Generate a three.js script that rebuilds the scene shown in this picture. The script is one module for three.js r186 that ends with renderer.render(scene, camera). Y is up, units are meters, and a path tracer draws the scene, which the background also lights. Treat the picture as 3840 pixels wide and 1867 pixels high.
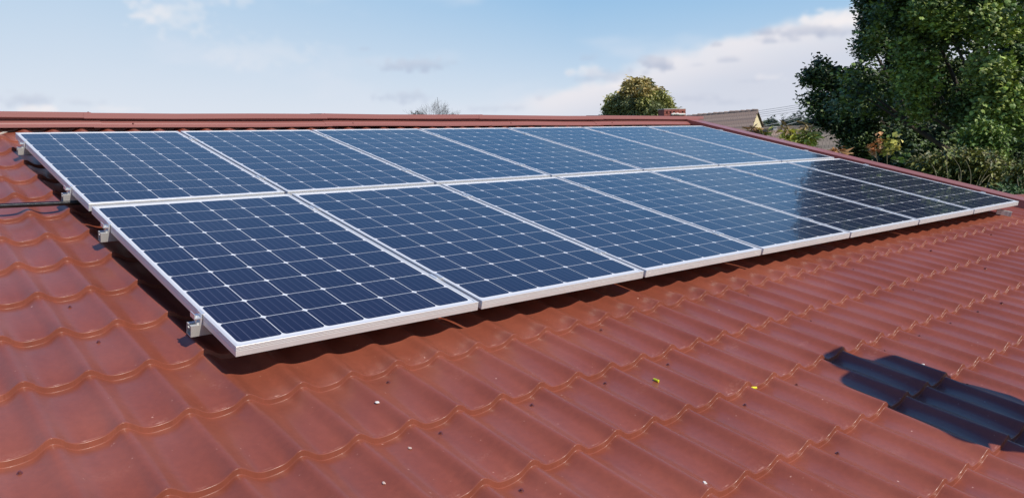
import * as THREE from 'three';
import { mergeGeometries } from 'three/addons/utils/BufferGeometryUtils.js';

// ------------------------------------------------------------------ camera, sky, sun, exposure
const W = 1024, H = 497;
const EXPOSURE = 0.82, SUN = 5;
const scene = new THREE.Scene();
const rad = Math.PI / 180;
const PITCH = 13 * rad, RIDGE_Y = 4.2;                     // roof pitch, height of the panel plane's upper edge
const CP = Math.cos(PITCH), SP = Math.sin(PITCH);
// roof coordinates: u along the ridge, v down the slope, n above the plane of the panel tops
const RP = (u, v, n) => new THREE.Vector3(u, RIDGE_Y - v * SP + n * CP, v * CP + n * SP);
const RD = (u, v, n) => new THREE.Vector3(u, -v * SP + n * CP, v * CP + n * SP);

const EYE = new THREE.Vector3(-0.9665, 4.0671, 5.6698);
const RIGHT = new THREE.Vector3(0.77224, -0.02473, 0.63486), UP = new THREE.Vector3(0.09812, 0.9919, -0.08071), BACK = new THREE.Vector3(-0.62771, 0.12462, 0.7684);
const camera = new THREE.PerspectiveCamera(34.3916, W / H, 0.05, 3000);
camera.position.copy(EYE);
camera.quaternion.setFromRotationMatrix(new THREE.Matrix4().makeBasis(RIGHT, UP, BACK));
camera.setViewOffset(W, H, 33.08, 5.17, W, H);
camera.updateProjectionMatrix();
scene.add(camera);

const renderer = new THREE.WebGLRenderer({ antialias: true });
renderer.setSize(W, H);
renderer.toneMapping = THREE.LinearToneMapping;
renderer.toneMappingExposure = EXPOSURE;
renderer.shadowMap.enabled = true;

const SUN_DIR = RD(0.16, 0.54, 1).normalize();
const sun = new THREE.DirectionalLight(new THREE.Color(1, 0.93, 0.82), SUN);
sun.position.copy(SUN_DIR).multiplyScalar(60);
sun.castShadow = true;
Object.assign(sun.shadow.camera, { left: -60, right: 60, top: 40, bottom: -40, near: 1, far: 200 });
sun.shadow.mapSize.set(4096, 4096);
scene.add(sun, sun.target);

// direction and place seen at a point of the 3840 x 1867 photograph (used to place far things at their own distance)
function dirAt(x, y) {
  const a = (x - 1795.94) / 3016.43, b = (y - 914.07) / 3016.43;
  return RIGHT.clone().multiplyScalar(a).addScaledVector(UP, -b).addScaledVector(BACK, -1).normalize();
}
function at(x, y, dist) { const d = dirAt(x, y); return EYE.clone().addScaledVector(d, dist / Math.hypot(d.x, d.z)); }

// ------------------------------------------------------------------ helpers
function rng(seed) { let s = seed >>> 0; return () => { s = (s + 0x6D2B79F5) | 0; let t = Math.imul(s ^ (s >>> 15), 1 | s); t = (t + Math.imul(t ^ (t >>> 7), 61 | t)) ^ t; return ((t ^ (t >>> 14)) >>> 0) / 4294967296; }; }
const smooth = (a, b, x) => { const t = Math.min(1, Math.max(0, (x - a) / (b - a))); return t * t * (3 - 2 * t); };
const mix = (a, b, t) => a + (b - a) * t;
const PERM = (() => { const r = rng(77), p = Float32Array.from({ length: 65536 }, () => r()); return p; })();
const hash = (x, y) => PERM[((x * 73856093) ^ (y * 19349663)) & 65535];
function vnoise(x, y, px = 0, py = 0) {
  const xi = Math.floor(x), yi = Math.floor(y); let fx = x - xi, fy = y - yi;
  fx = fx * fx * (3 - 2 * fx); fy = fy * fy * (3 - 2 * fy);
  const m = (i, p) => p ? ((i % p) + p) % p : i;
  const x0 = m(xi, px), x1 = m(xi + 1, px), y0 = m(yi, py), y1 = m(yi + 1, py);
  return mix(mix(hash(x0, y0), hash(x1, y0), fx), mix(hash(x0, y1), hash(x1, y1), fx), fy);
}
function fbm(x, y, oct = 4) { let s = 0, a = 0.5, t = 0; for (let i = 0; i < oct; i++) { s += a * vnoise(x, y); t += a; x = x * 2.03 + 17.3; y = y * 2.03 + 9.1; a *= 0.5; } return s / t; }
const used = {};
function numbered(name) { const k = used[name] = (used[name] ?? -1) + 1; return k ? `${name}_${String(k).padStart(3, '0')}` : name; }
function tag(o, label, category, group, kind) { o.userData = { ...o.userData, label, category }; if (group) o.userData.group = group; if (kind) o.userData.kind = kind; return o; }
function thing(name, label, category, group) { const o = new THREE.Group(); o.name = numbered(name); tag(o, label, category, group); scene.add(o); return o; }
function part(name, geo, mat, parent, kind) { const m = new THREE.Mesh(geo, mat); m.name = name; m.castShadow = m.receiveShadow = true; if (kind) m.userData.kind = kind; parent.add(m); return m; }
function onRoof(o, u, v, n, turn = 0) { o.position.copy(RP(u, v, n)); o.rotation.set(PITCH, 0, 0); if (turn) o.rotateY(turn); return o; }
const std = (r, g, b, rough = 0.8, extra = {}) => new THREE.MeshStandardMaterial({ color: new THREE.Color().setRGB(r, g, b), roughness: rough, ...extra });
const phys = (r, g, b, rough = 0.8, extra = {}) => new THREE.MeshPhysicalMaterial({ color: new THREE.Color().setRGB(r, g, b), roughness: rough, ...extra });
function box(w, h, d, x = 0, y = 0, z = 0) { return new THREE.BoxGeometry(w, h, d).translate(x, y, z); }
const V3 = (x, y, z) => new THREE.Vector3(x, y, z);
const srgbLin = c => { c /= 255; return c <= 0.04045 ? c / 12.92 : Math.pow((c + 0.055) / 1.055, 2.4); };
// a prism of the polygon pts (x, y) between z0 and z1
function prism(pts, z0, z1, holes = []) {
  const s = new THREE.Shape(pts.map(p => new THREE.Vector2(p[0], p[1])));
  for (const h of holes) s.holes.push(new THREE.Path(h.map(p => new THREE.Vector2(p[0], p[1]))));
  return new THREE.ExtrudeGeometry(s, { depth: z1 - z0, bevelEnabled: false }).translate(0, 0, z0);
}
function taperTube(points, r0, r1, segs = 8, radial = 6) {
  const c = new THREE.CatmullRomCurve3(points), fr = c.computeFrenetFrames(segs, false), pos = [], idx = [];
  for (let i = 0; i <= segs; i++) {
    const p = c.getPointAt(i / segs), r = mix(r0, r1, i / segs);
    for (let j = 0; j < radial; j++) { const a = j / radial * Math.PI * 2; const q = p.clone().addScaledVector(fr.normals[i], Math.cos(a) * r).addScaledVector(fr.binormals[i], Math.sin(a) * r); pos.push(q.x, q.y, q.z); }
  }
  for (let i = 0; i < segs; i++) for (let j = 0; j < radial; j++) { const a = i * radial + j, b = i * radial + (j + 1) % radial, c2 = a + radial, d = b + radial; idx.push(a, b, c2, b, d, c2); }
  const g = new THREE.BufferGeometry(); g.setAttribute('position', new THREE.Float32BufferAttribute(pos, 3)); g.setIndex(idx); g.computeVertexNormals(); return g;
}
function tex(size, fn, { h = size, srgb = true, repeat = true } = {}) {
  const d = new Uint8Array(size * h * 4);
  for (let y = 0; y < h; y++) for (let x = 0; x < size; x++) { const c = fn(x / size, y / h, x, y), k = (y * size + x) * 4; d[k] = c[0]; d[k + 1] = c[1]; d[k + 2] = c[2]; d[k + 3] = 255; }
  return finish(d, size, h, srgb, repeat);
}
function finish(d, w, h, srgb, repeat = true) {
  const t = new THREE.DataTexture(d, w, h, THREE.RGBAFormat); if (srgb) t.colorSpace = THREE.SRGBColorSpace;
  t.magFilter = THREE.LinearFilter; t.minFilter = THREE.LinearFilter; if (repeat) t.wrapS = t.wrapT = THREE.RepeatWrapping; t.needsUpdate = true; return t;
}

// ------------------------------------------------------------------ sky
{
  const SW = 2048, SH = 1024, data = new Float32Array(SW * SH * 4);
  const azel = (x, y) => { const d = dirAt(x, y); return [Math.atan2(d.x, -d.z) / rad, Math.asin(d.y) / rad]; };
  // small clouds: photograph x, y, half width, half height, tone, strength
  const puffs = [
    [640, 60, 150, 70, 0.5, 0.55], [560, 40, 70, 40, 0.7, 0.5], [900, 6, 50, 22, 0.5, 0.5], [90, 372, 100, 26, -0.7, 0.5], [150, 410, 75, 16, 0.9, 0.7], [300, 385, 80, 12, -0.5, 0.4],
    [430, 410, 90, 12, 0.6, 0.4], [1540, 246, 150, 26, -0.75, 0.55], [1515, 362, 90, 24, -0.6, 0.5], [1360, 182, 26, 8, -0.6, 0.4], [1830, 408, 120, 14, -0.5, 0.45], [980, 200, 200, 60, 0.35, 0.35],
    [2190, 268, 70, 20, 0.6, 0.7], [2290, 285, 130, 30, -0.55, 0.5], [2455, 238, 80, 28, -0.9, 0.75], [2865, 122, 55, 18, -0.9, 0.6], [3110, 78, 120, 46, 0.9, 0.8], [3010, 118, 110, 26, -0.8, 0.65],
    [3150, 120, 110, 22, -0.8, 0.55], [2880, 152, 60, 12, -0.9, 0.6], [2685, 168, 26, 8, -0.9, 0.6], [2735, 222, 34, 10, -0.8, 0.5], [2970, 146, 90, 12, -0.6, 0.5], [2600, 368, 90, 18, -0.5, 0.45],
    [2740, 382, 90, 14, -0.5, 0.4], [2900, 288, 70, 12, 0.6, 0.5], [2830, 305, 60, 8, -0.6, 0.4], [2030, 368, 26, 9, -0.5, 0.4], [2330, 318, 60, 14, 0.7, 0.5], [2210, 216, 40, 12, -0.4, 0.4], [2620, 245, 40, 8, -0.6, 0.4],
  ].map(p => { const c = azel(p[0], p[1]), e = azel(p[0] + p[2], p[1]), f = azel(p[0], p[1] - p[3]); return [c[0], c[1], Math.abs(e[0] - c[0]), Math.abs(f[1] - c[1]), p[4], p[5]]; });
  for (let j = 0; j < SH; j++) {
    const el = (j + 0.5) / SH * 180 - 90;
    for (let i = 0; i < SW; i++) {
      let az = ((i + 0.5) / SW - 0.5) * 360 + 90; if (az > 180) az -= 360;      // equirectangular u = atan2(z, x) / 2pi + 0.5
      const e = Math.max(0, el);
      const tau = 11.2 + Math.min(9.5, 0.29 * Math.max(0, 46 - az)) * smooth(-170, -60, az) + 4 * smooth(70, 150, az);
      const f = 1 - Math.exp(-Math.pow(e / tau, 1.5)), z = smooth(11, 60, e);
      let r = mix(226, 92, f), g = mix(231, 163, f), b = mix(240, 222, f);
      r = mix(r, 48, z); g = mix(g, 84, z); b = mix(b, 164, z);
      // veil of high cloud on the right, and thin cloud elsewhere
      const n1 = fbm(az * 0.16 + 40, e * 0.5 + 3, 5), n2 = fbm(az * 0.7 + 11, e * 1.6 + 31, 5), n3 = fbm(az * 0.35 + 71, e * 0.9 + 5, 4);
      const edge = az < 65 ? 3.7 + (az - 46) * 0.262 - (az > 56 ? (az - 56) * 0.06 : 0) : 8.2 + (az - 65) * 0.2;
      const veil = smooth(-0.4, 0.55, edge - e + (n1 - 0.5) * 1.0 + (n2 - 0.5) * 0.9) * smooth(40.5, 46.5, az + (n1 - 0.5) * 5) * smooth(125, 95, az);
      let wv = veil * (0.95 - 0.30 * smooth(3, 0, e) - 0.25 * (n3 - 0.4));
      const rim = smooth(3.2, 0.2, edge - e); r = mix(r, mix(212, 236, rim), wv); g = mix(g, mix(216, 233, rim), wv); b = mix(b, mix(229, 238, rim), wv);
      const left = smooth(0.52, 0.85, n1) * 0.4 * smooth(40, 5, e) * (1 - veil);
      r = mix(r, 222, left); g = mix(g, 228, left); b = mix(b, 240, left);
      if (az > -5 && az < 85 && e < 14 && el > -1) for (const p of puffs) {
        const dx = (az - p[0]) / p[2], dy = (e - p[1]) / p[3]; if (dx * dx + dy * dy > 4) continue;
        const k = smooth(0.25, 0.85, 1.15 - Math.sqrt(dx * dx + dy * dy) * 0.75 + (fbm(az * 1.9, e * 3.4, 5) - 0.5) * 1.5) * p[5];
        const up = smooth(-0.6, 0.9, dy + (n2 - 0.5));
        const tone = p[4] > 0 ? [248, 242, 242] : [mix(172, 200, up), mix(182, 205, up), mix(205, 220, up)];
        const a = k * Math.min(1, Math.abs(p[4]) + 0.1);
        r = mix(r, tone[0], a); g = mix(g, tone[1], a); b = mix(b, tone[2], a);
      }
      if (el < -0.5) { const t = smooth(-0.5, -6, el); r = mix(r, 110, t); g = mix(g, 112, t); b = mix(b, 104, t); }
      const k = (j * SW + i) * 4;
      data[k] = srgbLin(r) / EXPOSURE; data[k + 1] = srgbLin(g) / EXPOSURE; data[k + 2] = srgbLin(b) / EXPOSURE; data[k + 3] = 1;
    }
  }
  const sky = new THREE.DataTexture(data, SW, SH, THREE.RGBAFormat, THREE.FloatType);
  sky.mapping = THREE.EquirectangularReflectionMapping; sky.magFilter = THREE.LinearFilter; sky.minFilter = THREE.LinearFilter; sky.wrapS = THREE.RepeatWrapping; sky.needsUpdate = true;
  scene.background = sky; scene.environment = sky;
}

// ------------------------------------------------------------------ ground
{
  const g = new THREE.PlaneGeometry(4000, 4000, 1, 1).rotateX(-Math.PI / 2);
  const uv = g.attributes.uv; for (let i = 0; i < uv.count; i++) uv.setXY(i, uv.getX(i) * 800, uv.getY(i) * 800);
  const t = tex(512, (x, y) => { const n = vnoise(x * 16, y * 16, 16, 16), m = vnoise(x * 64, y * 64, 64, 64), f = vnoise(x * 4, y * 4, 4, 4); const k = 0.6 + 0.4 * m; return [mix(70, 112, n * 0.5 + f * 0.5) * k, mix(86, 118, n) * k, mix(42, 60, f) * k]; });
  const ground = part('ground', g, new THREE.MeshStandardMaterial({ map: t, roughness: 1 }), scene); ground.userData.kind = 'structure';
}

// ------------------------------------------------------------------ the metal tile roof
const LAM = 0.1823, STEP = 0.352, U0 = -0.010, V0 = 3.479, STEPH = 0.0185, CREST = -0.100, CUT = 0.030;
const HP = [[0, 0], [0.0126, 0.0042], [0.026, 0.0132], [0.041, 0.0236], [0.0544, 0.0308], [0.0655, 0.0339], [0.078, 0.035], [0.0962, 0.0345], [0.1143, 0.0322], [0.1322, 0.0285], [0.146, 0.0215], [0.1594, 0.0110], [0.1700, 0.0030]];
function wave(x) {                                    // depth of the pressed wave below its crest, x measured from a crest
  x = ((x % LAM) + LAM) % LAM;
  let i = HP.length - 1; while (i > 0 && HP[i][0] > x) i--;
  const P = k => { const w = Math.floor(k / HP.length), q = HP[((k % HP.length) + HP.length) % HP.length]; return [q[0] * LAM / 0.1823 + w * LAM, q[1]]; };
  const a = P(i - 1), b = P(i), c = P(i + 1), d = P(i + 2), t = (x - b[0]) / (c[0] - b[0]);
  const m1 = (c[1] - a[1]) / (c[0] - a[0]) * (c[0] - b[0]), m2 = (d[1] - b[1]) / (d[0] - b[0]) * (c[0] - b[0]);
  const t2 = t * t, t3 = t2 * t;
  return b[1] * (2 * t3 - 3 * t2 + 1) + m1 * (t3 - 2 * t2 + t) + c[1] * (-2 * t3 + 3 * t2) + m2 * (t3 - t2);
}
// rows of one course, from under the step above to the foot of its own step: [z, rise]
const DEPTH = [[0, 1], [0.012, 0.93], [0.04, 0.78], [0.08, 0.65], [0.13, 0.59], [0.20, 0.60], [0.26, 0.68], [0.31, 0.82], [0.335, 0.93], [STEP, 1]];
function depthAt(z) { let i = 0; while (i < DEPTH.length - 2 && DEPTH[i + 1][0] < z) i++; const a = DEPTH[i], b = DEPTH[i + 1], t = Math.min(1, Math.max(0, (z - a[0]) / (b[0] - a[0]))); return mix(a[1], b[1], t); }
const ROWS = [[0, 0.0022], [0.0013, 0.0006], [0.0040, 0.0004], [0.02, 0.057 * STEPH], [0.04, 0.114 * STEPH], [0.08, 0.227 * STEPH], [0.13, 0.37 * STEPH], [0.20, 0.568 * STEPH], [0.26, 0.739 * STEPH], [0.31, 0.881 * STEPH], [0.335, 0.952 * STEPH], [STEP - 0.0060, STEPH], [STEP - 0.0036, STEPH - 0.0005], [STEP - 0.0026, STEPH - 0.0020], [STEP, 0.0022]].map(([z, y]) => [z, y, depthAt(z)]);
const FLAT = 0.006;                                   // where the wave is shallow its middle line keeps this far below the crest line
function tileGeometry(cols, seam) {
  const pos = [], nor = [], loc = [], idx = [], nr = ROWS.length;
  const rowAt = r => r < 0 ? [ROWS[nr - 1 + r][0] - STEP, ROWS[nr - 1 + r][1] , ROWS[nr - 1 + r][2]] : r >= nr ? [ROWS[r - nr + 1][0] + STEP, ROWS[r - nr + 1][1], ROWS[r - nr + 1][2]] : ROWS[r];
  const lift = x => seam ? 0.0028 * smooth(0.45, 1, x / LAM) : 0;
  const Y = (x, row) => row[1] - wave(x + CUT) * row[2] - FLAT * (1 - row[2]) + lift(x);
  for (let r = 0; r < nr; r++) {
    const a = rowAt(r - 1), b = rowAt(r), c = rowAt(r + 1);
    for (let i = 0; i <= cols; i++) {
      const x = i / cols * LAM, y = Y(x, b), xa = Math.min(x + 0.001, LAM), xb = Math.max(x - 0.001, 0), sl = (Y(xa, b) - Y(xb, b)) / (xa - xb);
      // normal across the row: mean of the two neighbouring face directions
      const d1 = [b[0] - a[0], y - Y(x, a)], d2 = [c[0] - b[0], Y(x, c) - y], l1 = Math.hypot(...d1) || 1e-6, l2 = Math.hypot(...d2) || 1e-6;
      const w1 = Math.min(l1, 0.012), w2 = Math.min(l2, 0.012), tz = d1[0] / l1 * w1 + d2[0] / l2 * w2, ty = d1[1] / l1 * w1 + d2[1] / l2 * w2;
      pos.push(x, y, b[0]); loc.push(x, b[0]);
      const n = V3(-tz * sl, tz, -ty).normalize(); nor.push(n.x, n.y, n.z);
    }
  }
  const w = cols + 1;
  for (let r = 0; r < nr - 1; r++) for (let i = 0; i < cols; i++) { const a = r * w + i; idx.push(a, a + w, a + 1, a + 1, a + w, a + w + 1); }
  if (seam) {                                        // the cut edge of the sheet at its right end
    const base = pos.length / 3;
    for (let r = 0; r < nr; r++) for (const q of [0, 1]) { pos.push(LAM, Y(LAM, ROWS[r]) - q * 0.0034, ROWS[r][0]); nor.push(1, 0, 0); loc.push(LAM, ROWS[r][0]); }
    for (let r = 0; r < nr - 1; r++) { const a = base + r * 2; idx.push(a, a + 1, a + 2, a + 2, a + 1, a + 3); }
  }
  return { pos, nor, loc, idx };
}
const tileN = (u, v) => { const t = ((v - V0) % STEP + STEP) % STEP, d = depthAt(t); return CREST - STEPH + STEPH * t / STEP - wave(u - U0) * d - FLAT * (1 - d); };
const TU = 20 * LAM, TV = 10 * STEP;
let roofTex, roofBump;
{
  const S = 2048, d = new Uint8Array(S * S * 4), hgt = new Uint8Array(1024 * 1024 * 4), r = rng(5), light = new Float32Array(S * S);
  const mpp = TU / S, mpq = TV / S;
  const blot = (cx, cy, rx, ry, a, rough = 0) => { const x0 = Math.floor((cx - rx) / mpp), x1 = Math.ceil((cx + rx) / mpp), y0 = Math.floor((cy - ry) / mpq), y1 = Math.ceil((cy + ry) / mpq);
    for (let y = y0; y <= y1; y++) for (let x = x0; x <= x1; x++) { const dx = (x * mpp - cx) / rx, dy = (y * mpq - cy) / ry, q = 1 - dx * dx - dy * dy; if (q <= 0) continue; const k = (((y % S) + S) % S) * S + ((x % S) + S) % S; const w = rough ? Math.max(0, hash(x * 3 + 7, y * 5 + 3) * 0.5 + vnoise(x * 0.31, y * 0.31) - rough) * 1.6 : 1; light[k] += a * Math.sqrt(q) * w; } };
  const stroke = (x, y, len, ang, wid, a) => { const n = Math.ceil(len / 0.003); for (let i = 0; i < n; i++) blot(x + Math.cos(ang) * len * i / n, y + Math.sin(ang) * len * i / n, wid, wid, a * Math.sin(Math.PI * (i + 0.5) / n) * (0.4 + 0.6 * hash(i, n))); };
  for (let k = 0; k < 700; k++) blot(r() * TU, r() * TV, 0.0013 + r() * 0.0013, 0.0013 + r() * 0.0013, 0.25 + r() * 0.5);
  for (let k = 0; k < 55; k++) blot(r() * TU, r() * TV, 0.0022 + r() * 0.0022, 0.002 + r() * 0.002, 0.7 + r() * 0.5);
  for (let k = 0; k < 180; k++) stroke(r() * TU, r() * TV, 0.01 + r() * 0.05, r() < 0.5 ? r() * 0.4 : 1.3 + r() * 0.5, 0.0008 + r() * 0.0006, 0.05 + r() * 0.10);
  for (let k = 0; k < 46; k++) blot(r() * TU, r() * TV, 0.02 + r() * 0.05, 0.012 + r() * 0.025, 0.10 + r() * 0.10, 0.62);
  // glints of creased metal painted light, with scuffs, in troughs above the press edge
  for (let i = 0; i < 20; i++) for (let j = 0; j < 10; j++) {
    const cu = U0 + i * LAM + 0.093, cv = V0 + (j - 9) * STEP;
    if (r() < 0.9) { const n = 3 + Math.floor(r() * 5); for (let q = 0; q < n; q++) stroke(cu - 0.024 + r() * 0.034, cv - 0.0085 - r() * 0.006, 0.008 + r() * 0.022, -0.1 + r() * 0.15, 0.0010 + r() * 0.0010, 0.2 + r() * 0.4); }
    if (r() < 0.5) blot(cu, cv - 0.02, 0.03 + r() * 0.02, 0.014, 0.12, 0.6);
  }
  for (let y = 0; y < S; y++) for (let x = 0; x < S; x++) {
    const u = x / S, v = y / S, k = y * S + x;
    const big = vnoise(u * 6, v * 6, 6, 6), mid = vnoise(u * 28, v * 28, 28, 28), fine = vnoise(u * 300, v * 300, 300, 300), streak = vnoise(u * 160, v * 10, 160, 10), grain = hash(x, y);
    let m = 1 + (big - 0.5) * 0.10 + (mid - 0.5) * 0.06 + (fine - 0.5) * 0.05 + (streak - 0.5) * 0.05 + (grain - 0.5) * 0.05;
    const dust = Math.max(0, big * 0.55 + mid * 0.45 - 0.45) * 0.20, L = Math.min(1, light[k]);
    let R = 139 * m, G = 74 * m, B = 55 * m;
    R = mix(R, 176, dust); G = mix(G, 140, dust); B = mix(B, 126, dust);
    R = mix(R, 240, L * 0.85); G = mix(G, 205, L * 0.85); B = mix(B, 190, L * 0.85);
    d[k * 4] = R; d[k * 4 + 1] = G; d[k * 4 + 2] = B; d[k * 4 + 3] = 255;
  }
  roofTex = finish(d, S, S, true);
  for (let y = 0; y < 1024; y++) for (let x = 0; x < 1024; x++) { const u = x / 1024, v = y / 1024, q = 128 + (vnoise(u * 22, v * 9, 22, 9) - 0.5) * 190 + (vnoise(u * 70, v * 60, 70, 60) - 0.5) * 34 + (vnoise(u * 400, v * 400, 400, 400) - 0.5) * 10, k = (y * 1024 + x) * 4; hgt[k] = hgt[k + 1] = hgt[k + 2] = q; hgt[k + 3] = 255; }
  roofBump = finish(hgt, 1024, 1024, false);
}
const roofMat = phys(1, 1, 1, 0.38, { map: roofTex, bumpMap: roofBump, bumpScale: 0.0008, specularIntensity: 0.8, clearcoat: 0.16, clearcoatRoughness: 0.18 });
const trimMat = phys(0.33, 0.125, 0.105, 0.44, { clearcoat: 0.25, clearcoatRoughness: 0.3 });

const roof = thing('metal_roof', 'reddish brown metal tile roof with stepped waves under the solar panels', 'roof'); roof.userData.kind = 'structure';
onRoof(roof, 0, 0, 0);
const PANEL_U1 = 7.07, PANEL_V1 = 3.346;
{
  const near = [tileGeometry(16, false), tileGeometry(16, true)], far = [tileGeometry(8, false), tileGeometry(8, true)];
  const attr = near.map(t => [new THREE.Float32BufferAttribute(t.pos, 3), new THREE.Float32BufferAttribute(t.nor, 3), t.idx]);
  const eyeN = 1.1459, eyeU = -0.9665, eyeV = 5.5544, list = [];
  for (let k = -22; k < 42; k++) for (let j = -12; j < 9; j++) {
    const u = U0 + k * LAM + CUT, v = V0 + (j - 1) * STEP; // tile occupies u..u+LAM, v..v+STEP ; its step stands at v + STEP
    const seam = ((k + 1 + 3) % 6 + 6) % 6 === 0;
    const c = RP(u + LAM / 2, v + STEP / 2, -0.12).sub(EYE), depth = -c.dot(BACK), px = c.dot(RIGHT) / depth * 3016 + 1796, py = 914 - c.dot(UP) / depth * 3016;
    let s = 0;
    if (depth > 0.3 && px > -150 && px < 3990 && py < 2050 && v > -1.1 && u < 7.75) {
      // does the line of sight pass above the panels?
      let seen = 0; for (const [a, b] of [[0.5, 0.5], [0.1, 0.9], [0.9, 0.9], [0.1, 0.2]]) { const t = (eyeN) / (eyeN + 0.12), uu = eyeU + (u + a * LAM - eyeU) * t, vv = eyeV + (v + b * STEP - eyeV) * t; if (uu < 0 || uu > PANEL_U1 || vv < 0 || vv > PANEL_V1) seen++; }
      s = seen / 4 / (c.length() ** 3);
    }
    list.push({ u, v, seam, s });
  }
  list.sort((a, b) => b.s - a.s);
  const rest = [];
  list.forEach((t, i) => {
    const own = i < 300 && t.s > 0, src = own ? near[+t.seam] : far[+t.seam], uv = [];
    for (let q = 0; q < src.loc.length; q += 2) uv.push((t.u + src.loc[q]) / TU, (t.v + src.loc[q + 1]) / TV);
    const g = new THREE.BufferGeometry();
    if (own) { g.setAttribute('position', attr[+t.seam][0]); g.setAttribute('normal', attr[+t.seam][1]); }
    else { g.setAttribute('position', new THREE.Float32BufferAttribute(src.pos, 3)); g.setAttribute('normal', new THREE.Float32BufferAttribute(src.nor, 3)); }
    g.setAttribute('uv', new THREE.Float32BufferAttribute(uv, 2)); g.setIndex(src.idx);
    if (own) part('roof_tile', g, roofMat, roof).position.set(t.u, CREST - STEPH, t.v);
    else rest.push(g.translate(t.u, CREST - STEPH, t.v));
  });
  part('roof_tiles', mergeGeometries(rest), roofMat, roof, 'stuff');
  part('roof_deck', box(11.55, 0.10, 7.3, 1.8, -0.225, 2.85), std(0.12, 0.08, 0.05, 0.9), roof);
  // roof screws: hexagon head on a washer
  const head = mergeGeometries([new THREE.CylinderGeometry(0.0075, 0.0075, 0.0018, 14).translate(0, 0.0009, 0), new THREE.CylinderGeometry(0.0040, 0.0046, 0.0058, 6).translate(0, 0.0045, 0)]);
  const screwMat = phys(0.16, 0.045, 0.034, 0.3, { clearcoat: 0.6, clearcoatRoughness: 0.2 });
  for (const [u, v] of [[0.462, 3.539], [0.43, 3.884], [0.813, 3.884], [1.173, 3.889], [1.534, 3.893], [0.454, 4.231], [1.53, 4.245], [1.874, 4.249], [2.594, 4.26], [2.928, 4.267], [3.294, 4.265], [2.601, 4.602], [1.528, 4.598], [2.588, 3.91], [3.664, 3.579], [3.661, 3.926], [4.718, 3.592], [3.644, 4.266], [3.985, 4.268], [4.706, 3.934], [5.825, 3.581], [1.534, 3.536], [2.599, 3.562], [-0.645, 3.538], [-0.29, 2.525], [-0.279, 2.86], [0.82, 4.6]]) {
    const q = part('screw', head, screwMat, roof);
    q.position.set(u, tileN(u, v), v); q.rotation.z = Math.atan((tileN(u + 0.004, v) - tileN(u - 0.004, v)) / 0.008);
  }
  // ridge: flanged flashing sections with an overhanging cap above, each section lapping the next
  const SK = -0.11 / 8;                              // the ridge runs slightly askew to the panel rows
  const skew = g => { const p = g.attributes.position; for (let i = 0; i < p.count; i++) p.setZ(i, p.getZ(i) - SK * p.getX(i)); return g; };
  const strip = (prof, u0, u1, lift) => { // folded sheet: profile (v, n) swept along u, 1 mm thick, flat shaded
    const th = 0.0016, up = prof, pos = [];
    const quad = (a, b, c, d) => pos.push(...a, ...b, ...c, ...a, ...c, ...d);
    const n = Math.max(1, Math.round((u1 - u0) / 0.6));
    const wob = u => 0.0022 * Math.sin(u * 3.1 + prof[0][0] * 40) + 0.0016 * Math.sin(u * 7.7 + 1);
    for (let s = 0; s < n; s++) { const a = mix(u0, u1, s / n), b = mix(u0, u1, (s + 1) / n);
      for (let i = 0; i < up.length - 1; i++) { const [v1, n1] = up[i], [v2, n2] = up[i + 1]; for (const o of [0, -th]) quad([a, n1 + lift + o + wob(a), v1 - lift], [b, n1 + lift + o + wob(b), v1 - lift], [b, n2 + lift + o + wob(b), v2 - lift], [a, n2 + lift + o + wob(a), v2 - lift]); } }
    for (const e of [u0, u1]) for (let i = 0; i < up.length - 1; i++) { const [v1, n1] = up[i], [v2, n2] = up[i + 1], w = lift + wob(e); quad([e, n1 + w, v1 - lift], [e, n1 + w - th, v1 - lift], [e, n2 + w - th, v2 - lift], [e, n2 + w, v2 - lift]); }
    const g = new THREE.BufferGeometry(); g.setAttribute('position', new THREE.Float32BufferAttribute(pos, 3)); g.computeVertexNormals(); return skew(g);
  };
  const flangeP = [[-0.660, -0.104], [-0.664, -0.0915], [-0.690, -0.0870], [-0.694, -0.0795], [-0.735, -0.0740], [-0.745, -0.0740], [-0.762, -0.0700], [-0.764, -0.030]];
  const capP = [[-0.756, -0.046], [-0.728, -0.0505], [-0.726, -0.0460], [-0.738, -0.0120], [-0.742, -0.0105], [-0.95, -0.050], [-0.96, -0.090]];
  const fj = [-3.6, -1.6, 0.68, 2.56, 4.43, 5.98, 7.86], cj = [-3.6, -1.3, 0.62, 2.54, 4.30, 6.08, 7.98];
  for (let i = 0; i < 6; i++) {
    part('ridge_flashing', strip(flangeP, fj[i] - 0.06, fj[i + 1], i * 0.0004 + (i % 2) * 0.0022), trimMat, roof);
    part('ridge_cap', strip(capP, cj[i] - 0.05, cj[i + 1], (i % 2) * 0.003), trimMat, roof);
    const rv = new THREE.SphereGeometry(0.007, 8, 6).scale(1, 0.7, 1); part('rivet', skew(rv.clone().translate(cj[i] - 0.015, -0.009, -0.75)), screwMat, roof); part('rivet', skew(rv.clone().translate(fj[i] + 0.22, -0.080, -0.69)), screwMat, roof);
  }
  // ridge board behind
  part('ridge_board', skew(box(11.4, 0.13, 0.16, 2.2, -0.135, -0.86)), trimMat, roof);
  // verge trim down the right-hand edge
  const vt = mergeGeometries([box(0.205, 0.002, 7.4, 0, -0.048, 3.0), box(0.002, 0.078, 7.4, -0.1025, -0.088, 3.0), box(0.002, 0.16, 7.4, 0.1025, -0.128, 3.0), new THREE.CylinderGeometry(0.006, 0.006, 7.4, 8).rotateX(Math.PI / 2).translate(-0.1015, -0.0515, 3.0), new THREE.CylinderGeometry(0.006, 0.006, 7.4, 8).rotateX(Math.PI / 2).translate(0.1015, -0.0515, 3.0)]);
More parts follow.
